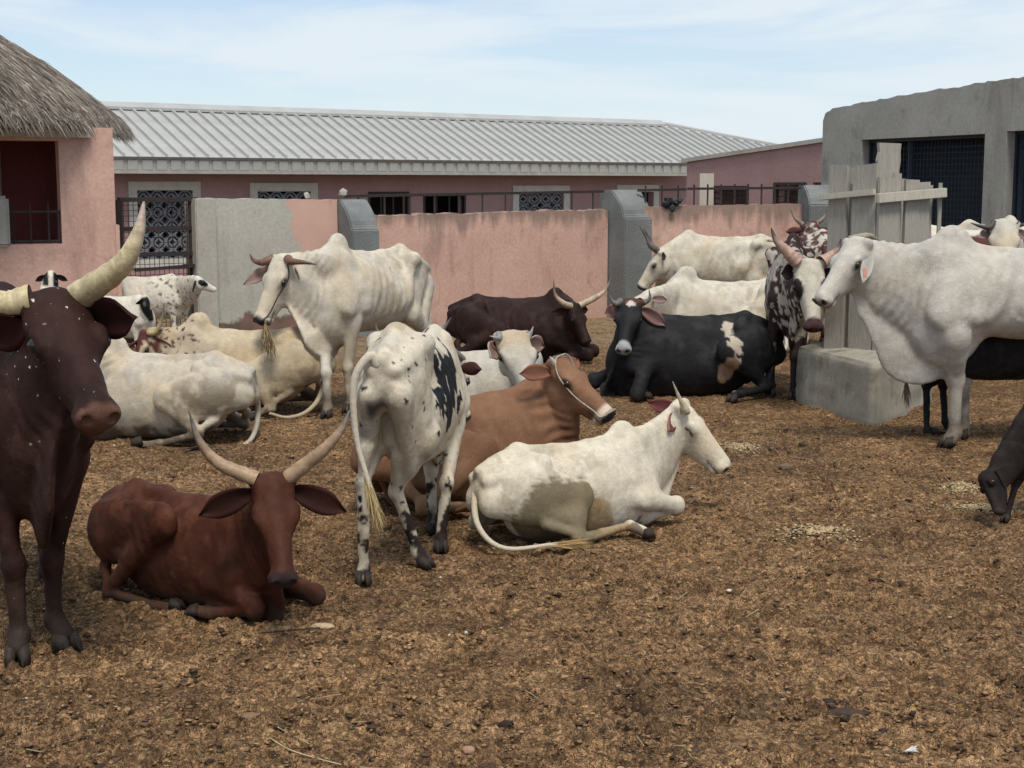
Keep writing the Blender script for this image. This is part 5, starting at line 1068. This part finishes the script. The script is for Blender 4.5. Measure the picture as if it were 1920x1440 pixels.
# 14 speckled bull with dark eye patches
def speck(T):
    n = fbm(T.V, 15, 3, 4); m2 = fbm(T.V, 3.5, 3, 8); C = np.repeat(np.array([[.42, .37, .32]]), len(T.V), 0); C = lerpc(C, (.034, .022, .021), sst(-.12, .12, n+.9*m2+.25*sst(.9, 1.2, T.z)+.55*sst(.55, .3, T.zr)))
    H = T.isH; C = lerpc(C, (.50, .46, .38), H); C = lerpc(C, (.30, .28, .25), H*.4*sst(.2, .5, n)); d = np.sqrt(((T.hx-.40)/.17)**2+((np.abs(T.hy)-.185)/.085)**2); C = lerpc(C, (.016, .012, .013), H*sst(1.1, .95, d))
    C = muzzle(T, C, (.06, .03, .03), .80, .84); C = muddy(T, C, .5, (.03, .022, .02), .8); return eye_ring(T, C)
beast('standing_cow', 'speckled brown and white bull with black eye patches standing beside the plank box', 'bull', ((.45, 0), (1480, 742)), -99, 1.04,
      dict(poll=('w', 1519, 490, 11.95), muz=('r', 1530, 618, 1), L=.57), speck, h=.0165, hump=(.16, .08, .10), seed=14, slim=.86, horn_r=.055, headw=1.2, dew=1,
      horns=[[(0, -.14, -.02), ('w', 1474, 470, 11.95), ('w', 1455, 450, 11.95), ('w', 1446, 428, 11.95)], [(0, .14, -.02), ('w', 1552, 484, 11.98), ('w', 1570, 468, 11.98), ('w', 1577, 448, 11.98)]], horn_cols=((.46, .30, .23), (.05, .045, .045)), ears=(('w', 1585, 530, 12.05), ('w', 1466, 512, 11.95)), ear_cols=((.02, .016, .016), (.03, .02, .02)), ear_size=(.34, .22),
      legs={'fr': [None, ('w', 1446, 655, 12.95), ('w', 1446, 722, 12.95), ('w', 1444, 736, 12.9)], 'fl': [None, ('w', 1490, 668, 12.7), ('w', 1488, 740, 12.7), ('w', 1487, 752, 12.65)]}, tail=False)
# 15 its neighbour behind
def speck2(T):
    n = fbm(T.V, 13, 3, 14); C = np.repeat(np.array([[.08, .035, .032]]), len(T.V), 0); return lerpc(C, (.48, .44, .38), sst(.15, .3, n+.25*sst(.3, -.4, T.x)-.1))
beast('standing_cow', 'red-speckled cow half hidden behind the speckled bull', 'cow', ((0, 0), (1527, 650)), 84, 1.06, dict(poll=(1.0, 0, 1.30), muz=(1.4, 0, 1.0), L=.46), speck2, h=.021, hump=(.14, .07, .09), seed=15, horn_r=.03,
      horns=[[(0, .13, -.03), (-.08, .30, .10), (-.05, .38, .34)], [(0, -.13, -.03), (-.08, -.3, .10), (-.05, -.38, .34)]], horn_cols=((.2, .15, .12), (.05, .045, .045)), ear_cols=((.08, .03, .03), (.09, .03, .03)), tail=None)
# 16 big grey-white cow at the right edge
E_, hd_, s_, Rz_, ro_, toL_ = beast('standing_cow', 'large grey-white cow with ear tag standing at the right edge before the plank box', 'cow', ((.46, .145), (1778, 842)), 180, 1.13,
      dict(poll=('w', 1604, 448, 10.45), muz=('r', 1527, 560, 1), L=.50), white_coat((.50, .465, .41), (.45, .40, .325), (.35, .34, .32), .5, .6, (.16, .135, .11), head_grey=.30, mud=.32, ma=.955), h=.0135, hump=(.19, .085, .10), hump_x=.48, bz=.76, dew=1.75, seed=16, ribs=.012, horn_r=.026, neck_r=.92, slim=.9, legr=1.2,
      horns=[[(0, -.12, -.03), ('w', 1625, 442, 10.6), ('w', 1640, 446, 10.62), ('w', 1652, 455, 10.62)]], horn_cols=((.30, .25, .18), (.15, .12, .09)), ears=(('w', 1618, 528, 10.25), ('w', 1700, 475, 10.7)), ear_cols=((.46, .44, .40), (.40, .38, .35)), ear_size=(.34, .15), ear_face=(-.2, -1, 0), wrinkle=.005,
      legs={'fl': [None, ('w', 1792, 712, 10.4), ('w', 1790, 812, 10.4), ('w', 1775, 832, 10.36)], 'fr': [None, ('w', 1806, 712, 10.75), ('w', 1805, 800, 10.75), ('w', 1802, 818, 10.7)]})
tg = W(1622, 512, 10.16); m = MB(); m.box(toL_(tg)*s_, ((.96, .28, 0), (-.28, .96, 0), (.1, 0, 1)), (.016, .002, .034)); link('ear_tag', m.mesh('ear_tag', bevel=.0015), plain('pink_tag', (.62, .30, .24), .5, .1), E_)
# 17 black calf behind it
beast('standing_calf', 'black calf standing behind the large grey-white cow', 'calf', ((-.64, -.15), (1752, 826)), 6, .80, dict(poll=(1.1, 0, 1.25), muz=(1.45, 0, .95), L=.45), dark_coat((.009, .009, .011), (.017, .017, .020), mud=.1), h=.016, hump=None, seed=17, dew=.5,
      legs={'hr': [None, ('w', 1737, 722, 10.9), ('w', 1738, 808, 10.85), ('w', 1752, 822, 10.85)], 'hl': [None, ('w', 1768, 722, 11.1), ('w', 1772, 790, 11.1), ('w', 1780, 806, 11.1)]}, ear_cols=((.012, .012, .012), (.02, .02, .02)))
# 18 dark goat grazing at the right edge
def goatc(T):
    C = dark_coat((.009, .0065, .006), (.020, .0135, .0115), mud=.02)(T); return lerpc(C, (.10, .05, .032), sst(.75, 1.05, T.z+.15*fbm(T.V, 5, 3, 3)+.0*T.x)*(1-T.isH)*sst(.62, .45, T.x))
beast('grazing_sheep', 'black sheep with brown back grazing head down at the right edge', 'sheep', ((.45, .1), (1975, 975)), 186, .66, dict(poll=('w', 1836, 884, 7.95), muz=('r', 1852, 962, 1), L=.40, up=(-.9, 0, .35)), goatc, h=.011, kind='sheep', hdp=1.55, neck_r=.66, wrinkle=0, ribs=0, slim=.8, hump=None, dew=0, seed=18, ears=(('w', 1888, 945, 7.9), (0, -1, -.5)), ear_cols=((.012, .012, .013), (.02, .016, .016)), ear_size=(.42, .22),
      legs={'fl': [None, ('w', 1905, 905, 8.1), ('w', 1888, 968, 8.05), ('w', 1883, 980, 8.0)], 'fr': [None, ('w', 1935, 900, 8.35), ('w', 1935, 955, 8.35), ('w', 1930, 965, 8.3)]})
# 19, 20 cows at the far right
def pied2(T): C = np.repeat(np.array([[.09, .03, .028]]), len(T.V), 0); return lerpc(C, (.58, .54, .47), sst(1.17, 1.21, T.z+.03*fbm(T.V, 6, 3, 2)+.08*sst(-.1, -.6, T.x)*0))
beast('standing_cow', 'maroon cow with white back standing behind the plank box', 'cow', ((0, 0), (1815, 706)), 172, 1.14, dict(poll=(.95, 0, 1.2), muz=(1.3, 0, .8), L=.48), pied2, h=.021, hump=None, seed=19, ear_cols=((.1, .03, .03), (.2, .1, .1)), tail=False, skip=())
beast('standing_cow', 'white-faced cow with dark sideways horns looking over the grey-white cow', 'cow', ((.45, 0), (1885, 705)), -86, 1.16, dict(poll=('w', 1884, 414, 13.2), muz=('w', 1884, 500, 12.9), L=.5), white_coat((.52, .48, .41)), h=.021, eyes=False, hump=(.14, .07, .08), seed=20, horn_r=.03, headw=1.2,
      horns=[[(0, -.13, -.04), ('w', 1855, 426, 13.2), ('w', 1838, 424, 13.2), ('w', 1820, 418, 13.2)], [(0, .13, -.04), ('w', 1912, 422, 13.2), ('w', 1930, 418, 13.2)]], horn_cols=((.06, .05, .05), (.03, .03, .03)), ears=(('w', 1925, 446, 13.2), ('w', 1836, 444, 13.2)), ear_cols=((.5, .46, .4), (.30, .23, .2)), ear_size=(.34, .15), tail=False)
# 21-23 sheep by the gate
def sheepc(mode):
    def f(T):
        n = fbm(T.V, 10, 3, T.seed); C = np.repeat(np.array([[.62, .58, .50]]), len(T.V), 0)*(1+.12*n[:, None])
        if mode == 0: C = lerpc(C, (.06, .06, .065), .85*sst(.30, .42, noise(T.V*17+4))*sst(-.1, .3, T.x)*(1-T.isH)); d = np.sqrt(((T.hx-.36)/.22)**2+((T.hz+.12)/.10)**2); C = lerpc(C, (.012, .012, .015), T.isH*sst(1.1, .9, d)*(np.abs(T.hy) > .05))
        if mode == 1: C = lerpc(C, (.012, .012, .014), T.isH*sst(.05, .09, np.abs(T.hy)+.5*sst(.5, .7, T.hx)+.5*(T.hz < -.2)))
        if mode == 2: C = lerpc(C, (.012, .012, .014), T.isH*sst(.06, .10, np.abs(T.hy))*sst(.62, .5, T.hx))
        return muddy(T, C, .12)
    return f
beast('standing_sheep', 'white sheep with black eye patch standing by the mesh gate, facing right', 'sheep', ((0, 0), (280, 655)), 2, .66, dict(poll=('w', 368, 518, 16.2), muz=('r', 413, 537, 1), L=.40), sheepc(0), h=.014, kind='sheep', hdp=1.25, hump=None, dew=0, seed=21, ears=((.0, 1, -.8), (.1, -.7, -1)), ear_cols=((.02, .02, .022), (.03, .03, .03)), ear_size=(.5, .2), group='sheep by the gate')
beast('standing_sheep', 'white sheep with black face standing nearer than the gate sheep', 'sheep', ((.3, 0), (255, 690)), -25, .58, dict(poll=('w', 280, 558, 14.7), muz=('r', 292, 600, 1), L=.38), sheepc(1), h=.014, kind='sheep', hdp=1.25, hump=None, dew=0, seed=22, ears=((.1, 1, -.7), (.1, -1, -.7)), ear_cols=((.015, .015, .016), (.02, .02, .02)), ear_size=(.5, .2), group='sheep by the gate')
beast('standing_sheep', 'sheep with black ears and white blaze peering over the dark cow\'s poll', 'sheep', ((.4, 0), (95, 698)), -85, .62, dict(poll=('w', 95, 512, 14.5), muz=('r', 96, 556, 1), L=.38), sheepc(2), h=.014, kind='sheep', hdp=1.25, hump=None, dew=0, seed=23, ears=((.3, 1, -.6), (.3, -1, -.6)), ear_cols=((.012, .012, .013), (.02, .02, .02)), ear_size=(.55, .24), group='sheep by the gate')

# ------------------------------------------------------------------ small things on the ground
def pile(px, py, rx, ry, hgt, label, seed):
    c = G(px, py); r = np.random.RandomState(seed); n = 34; g = np.linspace(-1, 1, n); A, B = np.meshgrid(g, g, indexing='ij'); q = np.sqrt(A**2+B**2)
    P = np.stack([A.ravel()*rx, B.ravel()*ry, 0*A.ravel()], 1); W_ = c+P; nz = fbm(W_, 9, 3, seed)+.5*fbm(W_, 30, 2, 3)
    z = ground_h(W_)+hgt*np.clip(1-q.ravel()**2+.7*nz, -.6, 1.4)*.8-.004; V = P.copy(); V[:, 2] = z
    I_ = np.arange(n*n).reshape(n, n); F_ = np.stack([I_[:-1, :-1], I_[1:, :-1], I_[1:, 1:], I_[:-1, 1:]], -1).reshape(-1, 4)
    F_ = F_[((q.ravel()+.30*nz)[F_] < .55).all(1)]; tri = np.concatenate([F_[:, [0, 1, 2]], F_[:, [0, 2, 3]]]); cc = np.repeat(np.array([[.37, .275, .16]]), len(V), 0)*(1+.35*fbm(W_, 40, 2, 6)[:, None])
    V0, F0 = ICO; m_ = 700; g2 = r.normal(size=(m_, 2))*np.array([rx*.52, ry*.52]); pos = np.concatenate([g2, np.zeros((m_, 1))], 1); sz = .0025+.0065*r.rand(m_)**2
    qq = np.sqrt((g2[:, 0]/rx)**2+(g2[:, 1]/ry)**2); pos[:, 2] = ground_h(c+pos)+hgt*np.clip(.75-qq**2, 0, 1)*.8+.003
    GV = (V0[None]*(1+.3*r.randn(m_, len(V0), 1))*np.array([1.3, 1, .6])*sz[:, None, None]+pos[:, None]).reshape(-1, 3); GF = (F0[None]+np.arange(m_)[:, None, None]*len(V0)).reshape(-1, 3)
    gc = np.repeat(np.array([[.42, .32, .19]])*(.6+.7*r.rand(m_, 1)), len(V0), 0)
    tag(link('feed_heap', new_mesh('feed_heap', np.concatenate([V, GV]), np.concatenate([tri, GF+len(V)]), np.concatenate([cc, gc])), CLOD, None, (c[0], c[1], 0)), label, 'feed')
pile(1530, 1004, .20, .16, .035, 'pale heap of bran on the open ground right of the lying white cow', 3)
pile(1388, 838, .13, .15, .04, 'small pale heap of bran beyond the lying white cow\'s muzzle', 5)
pile(1800, 912, .14, .10, .03, 'thin pale heap of bran beside the grazing black sheep', 9)
pile(1850, 948, .22, .12, .02, 'flat scatter of bran under the grazing black sheep\'s muzzle', 11)
def scrap():
    r = np.random.RandomState(2); c = G(130, 966); m = MB()
    for i in range(26):
        a = r.rand()*6.28; l = .03+.05*r.rand(); p0 = c+np.array([r.normal()*.03, r.normal()*.02, .01+.03*r.rand()]); d = np.array([math.cos(a), math.sin(a), .5*r.normal()])*l; t = np.cross(d, (0, 0, 1)); t = t/np.linalg.norm(t)*.009
        m.add([p0, p0+d*.5+t, p0+d, p0+d*.5-t], [(0, 1, 2, 3)])
    return m
tag(scrap().build('leaf_scrap', plain('wilted_leaf', (.17, .17, .07), .8, .5, 40)), 'wilted green leaf scrap on the earth beside the dark cow\'s legs', 'leaves')
def lump(name, px, py, sx, sy_, sz, col, label, cat, seed):
    V0, F0 = ICO; import bmesh as bq; bm = bq.new(); bq.ops.create_icosphere(bm, subdivisions=3, radius=1); V = np.array([v.co[:] for v in bm.verts]); F = np.array([[v.index for v in f.verts] for f in bm.faces]); bm.free()
    V = V*(1+.30*fbm(V, 2.2, 4, seed)[:, None])*np.array([sx, sy_, sz]); c = G(px, py); c[2] = float(ground_h(c[None])[0])+sz*.5
    tag(link(name, new_mesh(name, V, F, np.repeat(np.array([col]), len(V), 0), False), CLOD, None, c), label, cat)
lump('dung_pat', 1590, 1328, .075, .04, .014, (.06, .043, .033), 'large dark cracked dung pat in the right foreground', 'dung', 3)
lump('stone', 604, 1178, .05, .022, .016, (.40, .30, .20), 'pale flat stone beside the red cow\'s knee', 'stone', 6)
lump('stone', 878, 1415, .022, .016, .014, (.33, .20, .13), 'small reddish stone at the bottom edge of the picture', 'stone', 7)
lump('stone', 470, 1345, .035, .025, .014, (.20, .13, .08), 'brown crusty stone in the left foreground', 'stone', 8)
lump('stone', 1473, 878, .045, .03, .028, (.16, .11, .08), 'brown stone on the open ground left of the grazing sheep', 'stone', 9)
lump('stone', 1367, 1105, .012, .009, .007, (.62, .58, .5), 'tiny white chip on the ground below the lying white cow', 'stone', 10)
r_ = np.random.RandomState(9); q0 = G(1703, 1415); q0[2] += .012; hv, hf = strands(q0-np.array([.012, 0, 0]), q0+np.array([.03, .01, .006]), 60, .006, None, r_, .0015)
tag(link('feather', new_mesh('feather', np.array(hv)-q0, hf, np.repeat(np.array([[.8, .78, .75]]), len(hv), 0)), HAIRM, None, q0), 'small white feather on the ground in the right foreground', 'feather')
m = MB(); a, b = G(490, 1193), G(600, 1186); m.bar(a+(0, 0, .014), b+(0, 0, .02), .006, .006); tag(m.build('stick', plain('dark_twig', (.05, .035, .025))), 'thin dark stick beside the red cow\'s folded knee', 'stick')
pp = spline([G(500, 1390), G(540, 1415), G(590, 1432), G(640, 1445)], 12)+np.array([0, 0, .02]); tv, tf = tube(pp, np.full(12, .0022), 6); tag(link('straw_stalk', new_mesh('straw_stalk', tv, tf), plain('pale_stalk', (.42, .33, .2))), 'long curved straw stalk at the bottom edge', 'straw')
